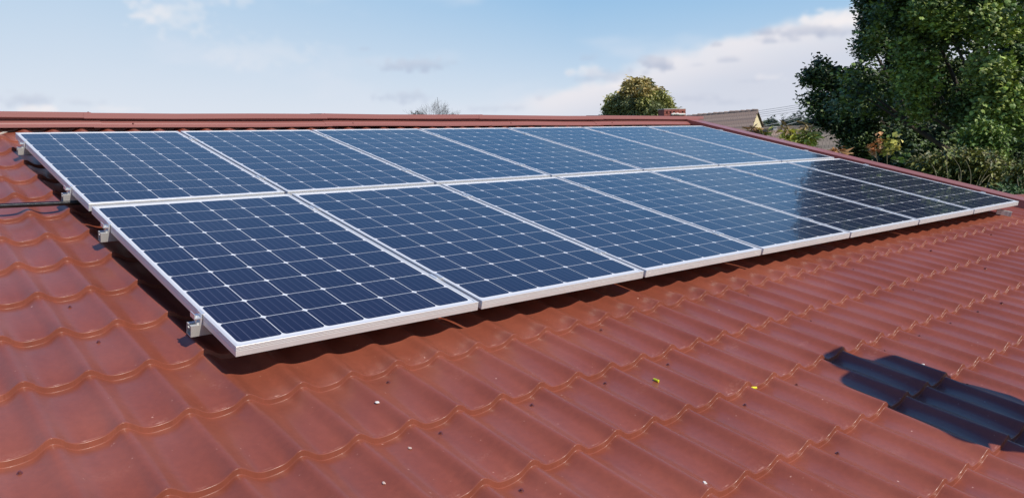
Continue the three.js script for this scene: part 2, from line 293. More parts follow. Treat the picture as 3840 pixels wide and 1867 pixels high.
  const tr = part('verge_trim', vt, trimMat, roof); tr.position.set(7.735, 0, 0); tr.rotation.y = -0.032; tr.position.z = -0.05;
  // walls of the building below
  const wallM = std(0.62, 0.58, 0.5, 0.9);
  const wl = part('house_wall', box(10.6, 2.4, 5.6, 1.9, 1.2, 0), wallM, roof); wl.quaternion.setFromAxisAngle(V3(1, 0, 0), -PITCH);
  const wp = RP(0, 2.9, -0.28), lp = wp.clone().sub(RP(0, 0, 0)); wl.position.set(0, 0, 0); wl.position.y = (-RIDGE_Y) * CP + (2.9) * SP; wl.position.z = (2.9) * CP + RIDGE_Y * SP;
}

// ------------------------------------------------------------------ solar panels
const PW = 0.992, PH = 1.65, PG = 0.0196, PT = 0.035, DU = 0.001, DV = 0.0457;
const alu = phys(0.80, 0.79, 0.77, 0.42, { metalness: 0.35 }), aluBright = phys(0.84, 0.84, 0.83, 0.34, { metalness: 0.55 });
const brushed = (() => { const t = tex(256, (x, y) => { const v = 205 + (vnoise(x * 6, y * 128, 6, 128) - 0.5) * 60; return [v, v, v * 0.985]; }); return phys(0.95, 0.94, 0.91, 0.42, { metalness: 0.3, map: t }); })();
const steel = phys(0.78, 0.78, 0.78, 0.25, { metalness: 0.9 });
const glassCoat = { clearcoat: 0.5, clearcoatRoughness: 0.03 };
const backMat = phys(0.72, 0.73, 0.74, 0.6, { ...glassCoat, specularIntensity: 0.2 });
const cellMats = (() => {
  const make = s => tex(128, (x, y, i, j) => { // five bus bars run along the panel, fine fingers cross them
    let bus = 0; for (let k = 0; k < 5; k++) bus = Math.max(bus, smooth(0.011, 0.003, Math.abs(x - (k + 0.5) / 5)));
    const finger = j % 2 ? 1.08 : 0.92, g = 1 + (hash(i + s * 131, j) - 0.5) * 0.12;
    return [mix(31 * finger * g, 150, bus * 0.5), mix(28 * finger * g, 150, bus * 0.5), mix(42 * finger * g, 160, bus * 0.5)]; });
  return [0, 1, 2].map(s => phys(0.9 + s * 0.1, 0.9 + s * 0.1, 0.92 + s * 0.08, 0.5, { ...glassCoat, roughness: 0.28, specularIntensity: 0.55, specularColor: new THREE.Color().setRGB(0.62, 0.12, 1.0), map: make(s) }));
})();
const cellGeo = (() => {
  const a = 0.0781, c = 0.0115, s = new THREE.Shape();
  s.moveTo(-a + c, -a); s.lineTo(a - c, -a); s.quadraticCurveTo(a - c * 0.32, -a + c * 0.32, a, -a + c); s.lineTo(a, a - c); s.quadraticCurveTo(a - c * 0.32, a - c * 0.32, a - c, a); s.lineTo(-a + c, a); s.quadraticCurveTo(-a + c * 0.32, a - c * 0.32, -a, a - c); s.lineTo(-a, -a + c); s.quadraticCurveTo(-a + c * 0.32, -a + c * 0.32, -a + c, -a);
  const g = new THREE.ExtrudeGeometry(s, { depth: 0.0003, bevelEnabled: false, curveSegments: 2 }).rotateX(-Math.PI / 2);
  const p = g.attributes.position, uv = g.attributes.uv; for (let i = 0; i < p.count; i++) uv.setXY(i, p.getX(i) / 0.1562 + 0.5, p.getZ(i) / 0.1562 + 0.5); return g;
})();
const frameGeo = (() => {                             // mitred aluminium profile swept round the panel: (inset, height)
  const pr = [[0.0009, 0], [0.011, 0], [0.011, -0.0032], [0.0018, -0.0034], [0.0018, -0.033], [0.028, -0.033], [0.028, -PT], [0, -PT], [0, -0.0172], [0.0014, -0.0166], [0.0014, -0.0150], [0, -0.0144], [0, -0.0112], [0.0014, -0.0106], [0.0014, -0.0090], [0, -0.0084], [0, -0.0058], [0.0012, -0.0053], [0.0012, -0.0042], [0, -0.0037], [0, -0.0009]];
  const pos = [], q = (a, b, c, d) => pos.push(...a, ...b, ...c, ...a, ...c, ...d);
  const corner = [(d) => [d, d], (d) => [PW - d, d], (d) => [PW - d, PH - d], (d) => [d, PH - d]];
  for (let s = 0; s < 4; s++) for (let i = 0; i < pr.length; i++) {
    const [d1, y1] = pr[i], [d2, y2] = pr[(i + 1) % pr.length], A = corner[s], B = corner[(s + 1) % 4], a1 = A(d1), a2 = A(d2), b1 = B(d1), b2 = B(d2);
    q([a1[0], y1, a1[1]], [a2[0], y2, a2[1]], [b2[0], y2, b2[1]], [b1[0], y1, b1[1]]);
  }
  const g = new THREE.BufferGeometry(); g.setAttribute('position', new THREE.Float32BufferAttribute(pos, 3)); g.computeVertexNormals(); return g;
})();
function makePanel() {
  const p = new THREE.Group();
  part('frame', frameGeo, alu, p);
  part('backsheet', box(PW - 0.0038, 0.004, PH - 0.0038, PW / 2, -0.0045, PH / 2), backMat, p);
  const r = rng(11);
  for (let j = 0; j < 10; j++) for (let i = 0; i < 6; i++) part('cell', cellGeo, cellMats[Math.floor(r() * 3)], p).position.set(PW / 2 + (i - 2.5) * 0.1590, -0.00265, PH / 2 + (j - 4.5) * 0.1590);
  return p;
}
{
  const proto = makePanel(), ord = ['first', 'second', 'third', 'fourth', 'fifth', 'sixth', 'seventh'];
  const r = rng(3);
  for (let row = 0; row < 2; row++) for (let i = 0; i < 7; i++) {
    const o = proto.clone(); o.name = numbered('solar_panel'); scene.add(o);
    const where = row ? 'lower row' : 'upper row below the ridge';
    const side = i === 0 ? `leftmost blue glass solar panel of the ${where}` : i === 6 ? `rightmost glass solar panel of the ${where}, beside the verge trim` : `${ord[i]} blue glass solar panel from the left in the ${where}`;
    tag(o, side, 'solar panel', 'solar panels in two rows on the red roof');
    onRoof(o, i * (PW + PG) + row * DU, row * (PH + DV) + (r() - 0.5) * 0.002, (r() - 0.5) * 0.0012);
  }
}
// rails, clamps
const RAIL_V = [0.262, 1.326, 1.975, 3.050];
const RAIL_NAME = ['the uppermost rail near the ridge', 'the second rail from the ridge', 'the third rail from the ridge', 'the lowest rail'];
{
  const railShape = [[-0.02, -0.0405], [0.02, -0.0405], [0.02, 0], [0.0055, 0], [0.0055, -0.0025], [0.0105, -0.0025], [0.0105, -0.0095], [0.0045, -0.0135], [-0.0045, -0.0135], [-0.0105, -0.0095], [-0.0105, -0.0025], [-0.0055, -0.0025], [-0.0055, 0], [-0.02, 0]];
  const hole = [[-0.017, -0.0385], [0.017, -0.0385], [0.017, -0.0025], [0.0125, -0.0025], [0.0125, -0.0103], [0.005, -0.0155], [-0.005, -0.0155], [-0.0125, -0.0103], [-0.0125, -0.0025], [-0.017, -0.0025]];
  const railGeo = prism(railShape, 0, 7.12, [hole]).rotateY(-Math.PI / 2).scale(-1, 1, 1);
  { const ix = railGeo.index, p = railGeo.attributes.position; if (!ix) for (let i = 0; i < p.count; i += 3) { const a = [p.getX(i + 1), p.getY(i + 1), p.getZ(i + 1)]; p.setXYZ(i + 1, p.getX(i + 2), p.getY(i + 2), p.getZ(i + 2)); p.setXYZ(i + 2, ...a); } railGeo.computeVertexNormals(); }
  const stud = mergeGeometries([new THREE.CylinderGeometry(0.005, 0.005, 0.075, 8).translate(0, -0.07, 0), new THREE.CylinderGeometry(0.0095, 0.0095, 0.007, 6).translate(0, -0.05, 0)]);
  RAIL_V.forEach((v, k) => {
    const t = thing('mounting_rail', ['uppermost bare aluminium mounting rail, its end under the first panel of the upper row', 'second aluminium mounting rail from the ridge, beside the black conduit', 'third aluminium mounting rail from the ridge, under the top of the lower row', 'lowest aluminium mounting rail, its open end beside the nearest panel corner'][k], 'mounting rail', 'aluminium mounting rails under the panels');
    onRoof(t, -0.040, v, -PT - 0.0005);
    part('rail', railGeo, brushed, t);
    for (let q = 0; q < 8; q++) part('hanger_bolt', stud, steel, t).position.set(0.32 + q * 0.93, 0, 0.026);
  });
  // end clamps: stepped block with a lip on the frame and a bolt
  const clampGeo = prism([[0, 0], [-0.007, 0], [-0.007, 0.0215], [-0.028, 0.0215], [-0.028, 0.0245], [-0.028, 0.0400], [-0.0255, 0.0400], [-0.0255, 0.0250], [-0.0030, 0.0250], [-0.0030, 0.0385], [0.0085, 0.0385], [0.0085, 0.0360], [-0.0004, 0.0360], [-0.0004, 0.0012], [0, 0]].map(p => p), -0.019, 0.019);
  const foot = box(0.012, 0.006, 0.026, -0.0105, 0.003, 0);
  const bolt = mergeGeometries([new THREE.CylinderGeometry(0.0062, 0.0062, 0.0065, 12).translate(-0.0145, 0.0285, 0), new THREE.CylinderGeometry(0.0038, 0.0038, 0.026, 8).translate(-0.0145, 0.012, 0)]);
  for (let k = 0; k < 4; k++) for (const s of [0, 1]) {
    const t = thing('end_clamp', `aluminium end clamp with bolt at the ${s ? 'right' : 'left'} end of ${RAIL_NAME[k]}`, 'clamp', 'end clamps holding the outer panels');
    onRoof(t, s ? 7 * PW + 6 * PG + 0.0015 : -0.0008, RAIL_V[k], -PT);
    part('clamp_body', clampGeo, aluBright, t); part('clamp_foot', foot, aluBright, t); part('bolt', bolt, steel, t);
    if (s) t.rotateY(Math.PI);
  }
  // mid clamps between neighbouring panels: hat profile with two ears and a bolt
  const ear = s => box(0.0125, 0.0028, 0.052, s * 0.0152, 0.0016, 0);
  const hat = mergeGeometries([box(0.0022, 0.020, 0.052, -0.0079, -0.0084, 0), box(0.0022, 0.020, 0.052, 0.0079, -0.0084, 0), box(0.0136, 0.0024, 0.052, 0, -0.0172, 0)]);
  const mbolt = mergeGeometries([new THREE.CylinderGeometry(0.0058, 0.0058, 0.006, 12).translate(0, -0.013, 0), new THREE.CylinderGeometry(0.0035, 0.0035, 0.03, 8).translate(0, -0.03, 0)]);
  const nth = ['first', 'second', 'third', 'fourth', 'fifth', 'sixth'];
  for (let k = 0; k < 4; k++) for (let i = 0; i < 6; i++) {
    const t = thing('mid_clamp', `silver clamp in ${nth[i]} panel gap from left, on ${['uppermost rail below the ridge', 'second rail from the ridge', 'third rail from the ridge', 'lowest rail'][k]}`, 'clamp', 'mid clamps between neighbouring panels');
    onRoof(t, PW + PG / 2 + i * (PW + PG) + (k > 1 ? DU : 0), RAIL_V[k], 0.0006);
    part('hat', hat, aluBright, t); part('ear', ear(-1), aluBright, t); part('ear', ear(1), aluBright, t); part('bolt', mbolt, steel, t);
  }
  // offcut of rail lying on the roof at the right
  const oc = thing('rail_offcut', 'short aluminium rail offcut lying on the roof beyond the lowest right panel corner', 'rail offcut');
  onRoof(oc, 6.83, 3.33, CREST + 0.043 - 0.012, 0.35);
  part('rail_body', prism(railShape, -0.055, 0.055, [hole]), brushed, oc);
}
// corrugated conduit
{
  const t = thing('corrugated_conduit', 'black corrugated cable conduit running into the rail at the left edge', 'conduit');
  t.position.copy(RP(-0.03, 1.345, -0.078)); t.rotation.set(PITCH, 0, 0);
  const R = 0.0125, pts = [], n = 190;
  const curve = new THREE.CatmullRomCurve3([V3(0.35, -0.004, -0.01), V3(0, 0, 0), V3(-0.25, 0.004, -0.002), V3(-0.6, 0.006, -0.012), V3(-1.2, 0.000, -0.05), V3(-1.9, -0.004, -0.04)]);
  const segs = 1500, fr = curve.computeFrenetFrames(segs, false), pos = [], idx = [], rd = 12;
  for (let i = 0; i <= segs; i++) { const p = curve.getPointAt(i / segs), rr = R - 0.0014 * (0.5 + 0.5 * Math.cos(i / segs * 2.25 / 0.0058 * 2 * Math.PI)); for (let j = 0; j < rd; j++) { const a = j / rd * 2 * Math.PI; const q = p.clone().addScaledVector(fr.normals[i], Math.cos(a) * rr).addScaledVector(fr.binormals[i], Math.sin(a) * rr); pos.push(q.x, q.y, q.z); } }
  for (let i = 0; i < segs; i++) for (let j = 0; j < rd; j++) { const a = i * rd + j, b = i * rd + (j + 1) % rd; idx.push(a, b, a + rd, b, b + rd, a + rd); }
  const g = new THREE.BufferGeometry(); g.setAttribute('position', new THREE.Float32BufferAttribute(pos, 3)); g.setIndex(idx); g.computeVertexNormals();
  part('conduit_tube', g, phys(0.012, 0.012, 0.013, 0.32, { clearcoat: 0.3, clearcoatRoughness: 0.25 }), t);
}
// small things lying on the roof
{
  const tube = (ro, ri, l) => { const s = new THREE.Shape(); s.absarc(0, 0, ro, 0, Math.PI * 2); const h = new THREE.Path(); h.absarc(0, 0, ri, 0, Math.PI * 2, true); s.holes.push(h); return new THREE.ExtrudeGeometry(s, { depth: l, bevelEnabled: true, bevelSize: 0.0006, bevelThickness: 0.0006, bevelSegments: 1, curveSegments: 10 }).translate(0, 0, -l / 2); };
  const plug = (u, v, turn, label, cols) => { const t = thing('plastic_plug', label, 'plug'); onRoof(t, u, v, tileN(u, v) + 0.0052, turn); t.scale.setScalar(0.62); part('sleeve', tube(0.0070, 0.0035, 0.026), std(...cols[0], 0.4), t); part('collar', tube(0.0078, 0.0036, 0.004).translate(0, 0, 0.0145), std(...cols[1], 0.4), t); part('tip', new THREE.CylinderGeometry(0.0062, 0.0045, 0.006, 12).rotateX(Math.PI / 2).translate(0, 0, -0.0165), std(...cols[1], 0.4), t); };
  plug(1.357, 3.974, 0.15, 'yellow and green plastic plug with its hole showing, left of the other', [[0.42, 0.52, 0.02], [0.85, 0.78, 0.02]]);
  plug(1.651, 4.199, 1.1, 'bright yellow plastic plug lying across the crest above a step, nearest the shadow', [[0.88, 0.78, 0.01], [0.88, 0.80, 0.02]]);
  const r = rng(41);
  const chip = (u, v, s, label, c = [0.8, 0.76, 0.7]) => { const g = new THREE.IcosahedronGeometry(s, 1), p = g.attributes.position; for (let i = 0; i < p.count; i++) { const k = 0.75 + 0.5 * hash(Math.round(p.getX(i) * 9e4) + Math.round(p.getZ(i) * 7e4), Math.round(p.getY(i) * 8e4)); p.setXYZ(i, p.getX(i) * k * 1.3, p.getY(i) * k * 0.55, p.getZ(i) * k); } g.computeVertexNormals(); const m = part(numbered('mortar_chip'), g, std(...c, 0.9), scene); onRoof(m, u, v, tileN(u, v) + s * 0.45, r() * 3); tag(m, label, 'chip', 'crumbs of mortar on the roof'); };
  chip(0.331, 3.673, 0.0058, 'white mortar crumb in the course below the nearest pair of panels');
  chip(0.913, 4.505, 0.0050, 'white mortar crumb near the bottom edge right of centre');
  chip(0.293, 3.917, 0.0048, 'pale pinkish mortar crumb one course below the white crumb', [0.6, 0.45, 0.38]);
  chip(0.125, 4.037, 0.0045, 'small pale mortar crumb at the bottom centre left', [0.6, 0.45, 0.38]);
  chip(2.61, 4.42, 0.0045, 'tiny white mortar crumb beside the cast shadow');
  const st = thing('wood_splinter', 'pale wood splinter on the tiles beside the top left panel corner', 'splinter'); onRoof(st, 0.0, -0.47, tileN(0, -0.47) + 0.006, 0.9);
  part('splinter', prism([[-0.075, -0.002], [0.02, -0.005], [0.07, -0.001], [0.03, 0.005], [-0.03, 0.004]], -0.004, 0.004), std(0.7, 0.62, 0.5, 0.8), st);
}

// ------------------------------------------------------------------ the person standing beside the camera, whose shadow falls on the tiles
{
  const base = RP(2.40, 5.58, -0.112);
  const t = thing('person', 'person in dark jacket, brimmed hat and trousers standing on the roof, hands in pockets', 'person');
  t.position.copy(base); t.rotation.set(0, 0.15, -0.10);
  const J = (list, cell, k, mat, name) => { // smooth union of tapered capsules, meshed by surface nets
    let lo = V3(9, 9, 9), hi = V3(-9, -9, -9);
    for (const [a, b, ra, rb] of list) for (const [p, r] of [[a, ra], [b, rb]]) { lo.min(V3(p[0] - r, p[1] - r, p[2] - r)); hi.max(V3(p[0] + r, p[1] + r, p[2] + r)); }
    lo.subScalar(cell * 3); hi.addScalar(cell * 3);
    const nx = Math.ceil((hi.x - lo.x) / cell), ny = Math.ceil((hi.y - lo.y) / cell), nz = Math.ceil((hi.z - lo.z) / cell);
    const f = (x, y, z) => { let d = 9; for (const [a, b, ra, rb, sq = 1] of list) { const bx = b[0] - a[0], by = b[1] - a[1], bz = (b[2] - a[2]) * sq, px = x - a[0], py = y - a[1], pz = (z - a[2]) * sq, h = Math.min(1, Math.max(0, (px * bx + py * by + pz * bz) / (bx * bx + by * by + bz * bz + 1e-9))); const q = Math.hypot(px - bx * h, py - by * h, pz - bz * h) - mix(ra, rb, h); const m = Math.max(k - Math.abs(d - q), 0) / k; d = Math.min(d, q) - m * m * k * 0.25; } return d; };
    const val = new Float32Array((nx + 1) * (ny + 1) * (nz + 1)), I = (x, y, z) => (z * (ny + 1) + y) * (nx + 1) + x;
    for (let z = 0; z <= nz; z++) for (let y = 0; y <= ny; y++) for (let x = 0; x <= nx; x++) val[I(x, y, z)] = f(lo.x + x * cell, lo.y + y * cell, lo.z + z * cell);
    const vid = new Map(), pos = [], idx = [];
    const vert = (x, y, z) => { const key = I(x, y, z); if (vid.has(key)) return vid.get(key); let sx = 0, sy = 0, sz = 0, c = 0; for (const [dx, dy, dz, ex, ey, ez] of EDGES) { const a = val[I(x + dx, y + dy, z + dz)], b = val[I(x + ex, y + ey, z + ez)]; if ((a < 0) === (b < 0)) continue; const q = a / (a - b); sx += mix(dx, ex, q); sy += mix(dy, ey, q); sz += mix(dz, ez, q); c++; } const n = pos.length / 3; pos.push(lo.x + (x + sx / c) * cell, lo.y + (y + sy / c) * cell, lo.z + (z + sz / c) * cell); vid.set(key, n); return n; };
    const EDGES = []; for (const [dx, dy, dz] of [[1, 0, 0], [0, 1, 0], [0, 0, 1]]) for (let a = 0; a < 2; a++) for (let b = 0; b < 2; b++) { const p = dx ? [0, a, b] : dy ? [a, 0, b] : [a, b, 0]; EDGES.push([...p, p[0] + dx, p[1] + dy, p[2] + dz]); }
    for (let z = 1; z < nz; z++) for (let y = 1; y < ny; y++) for (let x = 1; x < nx; x++) { const a = val[I(x, y, z)] < 0;
      if (x < nx && a !== val[I(x + 1, y, z)] < 0) { const q = [vert(x, y - 1, z - 1), vert(x, y, z - 1), vert(x, y, z), vert(x, y - 1, z)]; a ? idx.push(q[0], q[1], q[2], q[0], q[2], q[3]) : idx.push(q[0], q[2], q[1], q[0], q[3], q[2]); }
      if (a !== val[I(x, y + 1, z)] < 0) { const q = [vert(x - 1, y, z - 1), vert(x - 1, y, z), vert(x, y, z), vert(x, y, z - 1)]; a ? idx.push(q[0], q[1], q[2], q[0], q[2], q[3]) : idx.push(q[0], q[2], q[1], q[0], q[3], q[2]); }
      if (a !== val[I(x, y, z + 1)] < 0) { const q = [vert(x - 1, y - 1, z), vert(x, y - 1, z), vert(x, y, z), vert(x - 1, y, z)]; a ? idx.push(q[0], q[1], q[2], q[0], q[2], q[3]) : idx.push(q[0], q[2], q[1], q[0], q[3], q[2]); } }
    const g = new THREE.BufferGeometry(); g.setAttribute('position', new THREE.Float32BufferAttribute(pos, 3)); g.setIndex(idx); g.computeVertexNormals(); return part(name, g, mat, t);
  };
  const skin = std(0.5, 0.3, 0.22, 0.55), jacket = std(0.03, 0.035, 0.05, 0.85), denim = std(0.035, 0.045, 0.08, 0.9), dark = std(0.02, 0.02, 0.022, 0.7);
  // body (one skin from shoes to head), facing local -z
  J([[[0, 1.62, -0.015], [0, 1.68, 0.0], 0.082, 0.092], [[0, 1.565, -0.05], [0, 1.60, -0.04], 0.05, 0.06], [[0, 1.61, -0.105], [0, 1.635, -0.088], 0.014, 0.012], [[0, 1.42, 0.0], [0, 1.56, -0.01], 0.06, 0.055], [[-0.085, 1.62, 0.005], [-0.085, 1.65, 0.008], 0.018, 0.02], [[0.085, 1.62, 0.005], [0.085, 1.65, 0.008], 0.018, 0.02],
    [[0, 1.0, 0], [0, 1.36, 0], 0.13, 0.14], [[-0.09, 0.92, 0], [-0.10, 0.5, 0], 0.088, 0.06], [[-0.10, 0.5, 0], [-0.11, 0.09, 0.02], 0.058, 0.042], [[0.09, 0.92, 0], [0.10, 0.5, 0], 0.088, 0.06], [[0.10, 0.5, 0], [0.11, 0.09, 0.02], 0.058, 0.042], [[-0.11, 0.045, 0.03], [-0.13, 0.035, -0.14], 0.045, 0.036], [[0.11, 0.045, 0.03], [0.13, 0.035, -0.14], 0.045, 0.036]], 0.016, 0.035, skin, 'body');
  J([[[-0.06, 0.94, 0], [-0.06, 1.30, 0], 0.16, 0.17, 1.2], [[0.06, 0.94, 0], [0.06, 1.30, 0], 0.16, 0.17, 1.2], [[-0.16, 1.52, 0.01], [0.16, 1.52, 0.01], 0.115, 0.115], [[0, 1.46, 0], [0, 1.62, 0.01], 0.15, 0.115], [[-0.20, 1.46, 0.01], [-0.29, 1.10, 0.05], 0.085, 0.07], [[-0.29, 1.10, 0.05], [-0.17, 0.94, -0.10], 0.058, 0.052], [[0.20, 1.46, 0.01], [0.25, 1.12, 0.05], 0.085, 0.065], [[0.235, 1.12, 0.05], [0.16, 0.94, -0.10], 0.058, 0.052], [[-0.17, 0.92, -0.10], [-0.12, 0.86, -0.11], 0.06, 0.05], [[0.17, 0.92, -0.10], [0.12, 0.86, -0.11], 0.06, 0.05]], 0.018, 0.04, jacket, 'jacket');
  J([[[-0.08, 0.92, 0], [0.08, 0.92, 0], 0.13, 0.13], [[-0.095, 0.9, 0], [-0.10, 0.5, 0], 0.105, 0.08], [[-0.10, 0.5, 0], [-0.11, 0.1, 0.02], 0.08, 0.07], [[0.095, 0.9, 0], [0.10, 0.5, 0], 0.105, 0.08], [[0.10, 0.5, 0], [0.11, 0.1, 0.02], 0.08, 0.07]], 0.018, 0.03, denim, 'trousers');
  const cap = mergeGeometries([new THREE.SphereGeometry(0.118, 20, 10, 0, Math.PI * 2, 0, Math.PI * 0.5).scale(1, 0.9, 1.06).translate(0, 1.69, 0), new THREE.CylinderGeometry(0.13, 0.14, 0.008, 22).scale(1, 1, 1.1).translate(0, 1.695, -0.01)]);
  part('hat', cap, dark, t);
}

// ------------------------------------------------------------------ foliage
function leafCluster(n, len, wid, spread, seed, lobed = false) {
  const r = rng(seed), pos = [];
  for (let i = 0; i < n; i++) {
    const c = V3(r() * 2 - 1, r() * 2 - 1, r() * 2 - 1).multiplyScalar(spread);
    const q = new THREE.Quaternion().setFromEuler(new THREE.Euler((r() - 0.5) * 2.0, r() * Math.PI * 2, (r() - 0.5) * 1.4));
    const L = len * (0.7 + r() * 0.6), w = wid * (0.7 + r() * 0.6), bend = -L * (0.08 + 0.2 * r());
    const P = (x, y, z) => V3(x, y, z).applyQuaternion(q).add(c).toArray();
    if (lobed) { // a palmate leaf: five points
      const pts = [[0, 0], [w * 0.30, L * 0.12], [w * 0.52, L * 0.30], [w * 0.26, L * 0.48], [w * 0.36, L * 0.74], [0, L], [-w * 0.36, L * 0.74], [-w * 0.26, L * 0.48], [-w * 0.52, L * 0.30], [-w * 0.30, L * 0.12]];
      const c0 = P(0, -bend * 0.3, L * 0.42); for (let k = 0; k < pts.length; k++) { const a = pts[k], b = pts[(k + 1) % pts.length]; pos.push(...c0, ...P(a[0], bend * (a[1] / L) ** 2 - Math.abs(a[0]) * 0.25, a[1]), ...P(b[0], bend * (b[1] / L) ** 2 - Math.abs(b[0]) * 0.25, b[1])); }
    } else {
      const a = P(0, 0, 0), m = P(0, bend * 0.25, L * 0.5), l = P(-w / 2, bend * 0.25 + w * 0.18, L * 0.45), rr = P(w / 2, bend * 0.25 + w * 0.18, L * 0.45), e = P(0, bend, L);
      pos.push(...a, ...l, ...m, ...a, ...m, ...rr, ...l, ...e, ...m, ...m, ...e, ...rr);
    }
  }
  const g = new THREE.BufferGeometry(); g.setAttribute('position', new THREE.Float32BufferAttribute(pos, 3)); g.computeVertexNormals(); return g;
}
const leafMat = (extra = {}) => phys(1, 1, 1, 0.5, { side: THREE.DoubleSide, transmission: 0.22, thickness: 0, specularIntensity: 0.9, ...extra });
// crown: leaf clusters spread through lobes [centre (local), radius, colour index], denser near each lobe's surface
function crown(parent, name, geo, mat, lobes, perArea, palette, seed, { squash = 0.8, spray = 0.15, tufts = 0 } = {}) {
  const r = rng(seed), items = [];
  // every lobe breaks into smaller tufts round its surface, each with a tone of its own
  const all = [];
  for (const [c, q, ci = 0] of lobes) {
    if (!tufts) { all.push([c, q, ci, 1]); continue; }
    all.push([c, q * 0.7, ci, 0.7]);
    for (let i = 0; i < tufts; i++) { const d = V3(r() * 2 - 1, r() * 2 - 1, r() * 2 - 1).normalize(), s = q * (0.26 + 0.24 * r()); all.push([c.clone().addScaledVector(d, q * (0.60 + 0.35 * r())), s, ci, 0.55 + 0.95 * r()]); }
    for (let i = 0; i < tufts; i++) { const d = V3(r() * 2 - 1, r() * 2 - 0.7, r() * 2 - 1).normalize(), s = q * 0.14; for (let k = 0; k < 3; k++) all.push([c.clone().addScaledVector(d, q * (0.92 + 0.16 * k)), s * (1.1 - 0.25 * k), ci, 0.8 + 0.5 * r()]); }
  }
  for (const [c, rad0, ci, tone] of all) {
    const n = Math.round(perArea * rad0 * rad0);
    for (let i = 0; i < n; i++) {
      const d = V3(r() * 2 - 1, r() * 2 - 1, r() * 2 - 1); if (d.lengthSq() > 1 || d.lengthSq() < 1e-4) { i--; continue; }
      d.normalize(); const k = r();
      // clumps: keep more where a direction noise is high, so the surface breaks into tufts with gaps
      const nz = vnoise(d.x * 3.1 + c.x * 5 + 50, d.y * 3.1 + d.z * 2.3 + c.y * 5 + 50); if (nz < 0.30 && r() < 0.8) continue;
      const rr = rad0 * (Math.pow(k, 0.42) * (0.80 + 0.35 * nz) + (r() < spray ? r() * 0.25 : 0));
      items.push([c.x + d.x * rr, c.y + d.y * rr * squash, c.z + d.z * rr, ci, tone]);
    }
  }
  const im = new THREE.InstancedMesh(geo, mat, items.length), m = new THREE.Matrix4(), q = new THREE.Quaternion(), e = new THREE.Euler(), col = new THREE.Color();
  items.forEach((p, i) => {
    e.set((r() - 0.5) * 0.9, r() * Math.PI * 2, (r() - 0.5) * 0.9); q.setFromEuler(e); const s = 0.75 + r() * 0.55;
    im.setMatrixAt(i, m.compose(V3(p[0], p[1], p[2]), q, V3(s, s, s)));
    const pal = palette[p[3]], a = pal[Math.floor(r() * pal.length)], k = (0.6 + r() * 0.8) * p[4]; im.setColorAt(i, col.setRGB(a[0] * k, a[1] * k, a[2] * k));
  });
  im.name = name; im.castShadow = im.receiveShadow = true; im.userData.kind = 'stuff'; parent.add(im); return im;
}
const bark = std(0.06, 0.047, 0.036, 0.95), barkGrey = std(0.14, 0.125, 0.11, 0.95);
function tree(name, label, category, basePx, lobesPx, opt) {
  // basePx: [x, y, distance]; lobesPx: [x, y, radius in photograph pixels, offset in depth (m), colour]
  const b = at(...basePx); b.y = 0;
  const t = thing(name, label, category); t.position.copy(b);
  const D = basePx[2], lobes = lobesPx.map(([x, y, r, dz = 0, ci = 0]) => { const p = at(x, y, D + dz); return [p.sub(b), r * (D + dz) / 3016 * (opt.grow || 1), ci]; });
  if (opt.trunk) {
    const [r0, fork] = opt.trunk, top = V3(0, fork, 0), rr = rng(opt.seed + 5);
    const lean = V3((rr() - 0.5) * 0.3, 0, (rr() - 0.5) * 0.3);
    part('trunk', taperTube([V3(0, -0.1, 0), V3(0, fork * 0.5, 0).addScaledVector(lean, 0.5), top.clone().add(lean)], r0, r0 * 0.7, 8, 9), opt.bark || bark, t);
    const gs = lobes.filter((_, i) => i % (opt.limbEvery || 1) === 0).map(([c, r]) => { const s = top.clone().add(lean).multiplyScalar(0.85 + rr() * 0.15); const mid = s.clone().lerp(c, 0.5).add(V3((rr() - 0.5) * r, r * 0.25, (rr() - 0.5) * r)); return taperTube([s, mid, c], r0 * 0.42, r0 * 0.07, 7, 6); });
    part('limb', mergeGeometries(gs), opt.bark || bark, t);
  }
  crown(t, 'crown', opt.leaf, opt.mat || leafMat(), lobes, opt.density, opt.palette, opt.seed, opt);
  return t;
}
const leafSmall = leafCluster(13, 0.095, 0.085, 0.20, 21, true);
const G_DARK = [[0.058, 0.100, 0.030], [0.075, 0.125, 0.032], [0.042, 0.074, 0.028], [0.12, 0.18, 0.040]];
const G_MID = [[0.095, 0.155, 0.032], [0.12, 0.185, 0.036], [0.066, 0.115, 0.03], [0.17, 0.235, 0.042]];
const G_SUNLIT = [[0.23, 0.32, 0.055], [0.28, 0.37, 0.062], [0.16, 0.24, 0.048], [0.36, 0.42, 0.072]];  // lighter leaf colour paints in the sunlit clumps
const leafyMat = leafMat();

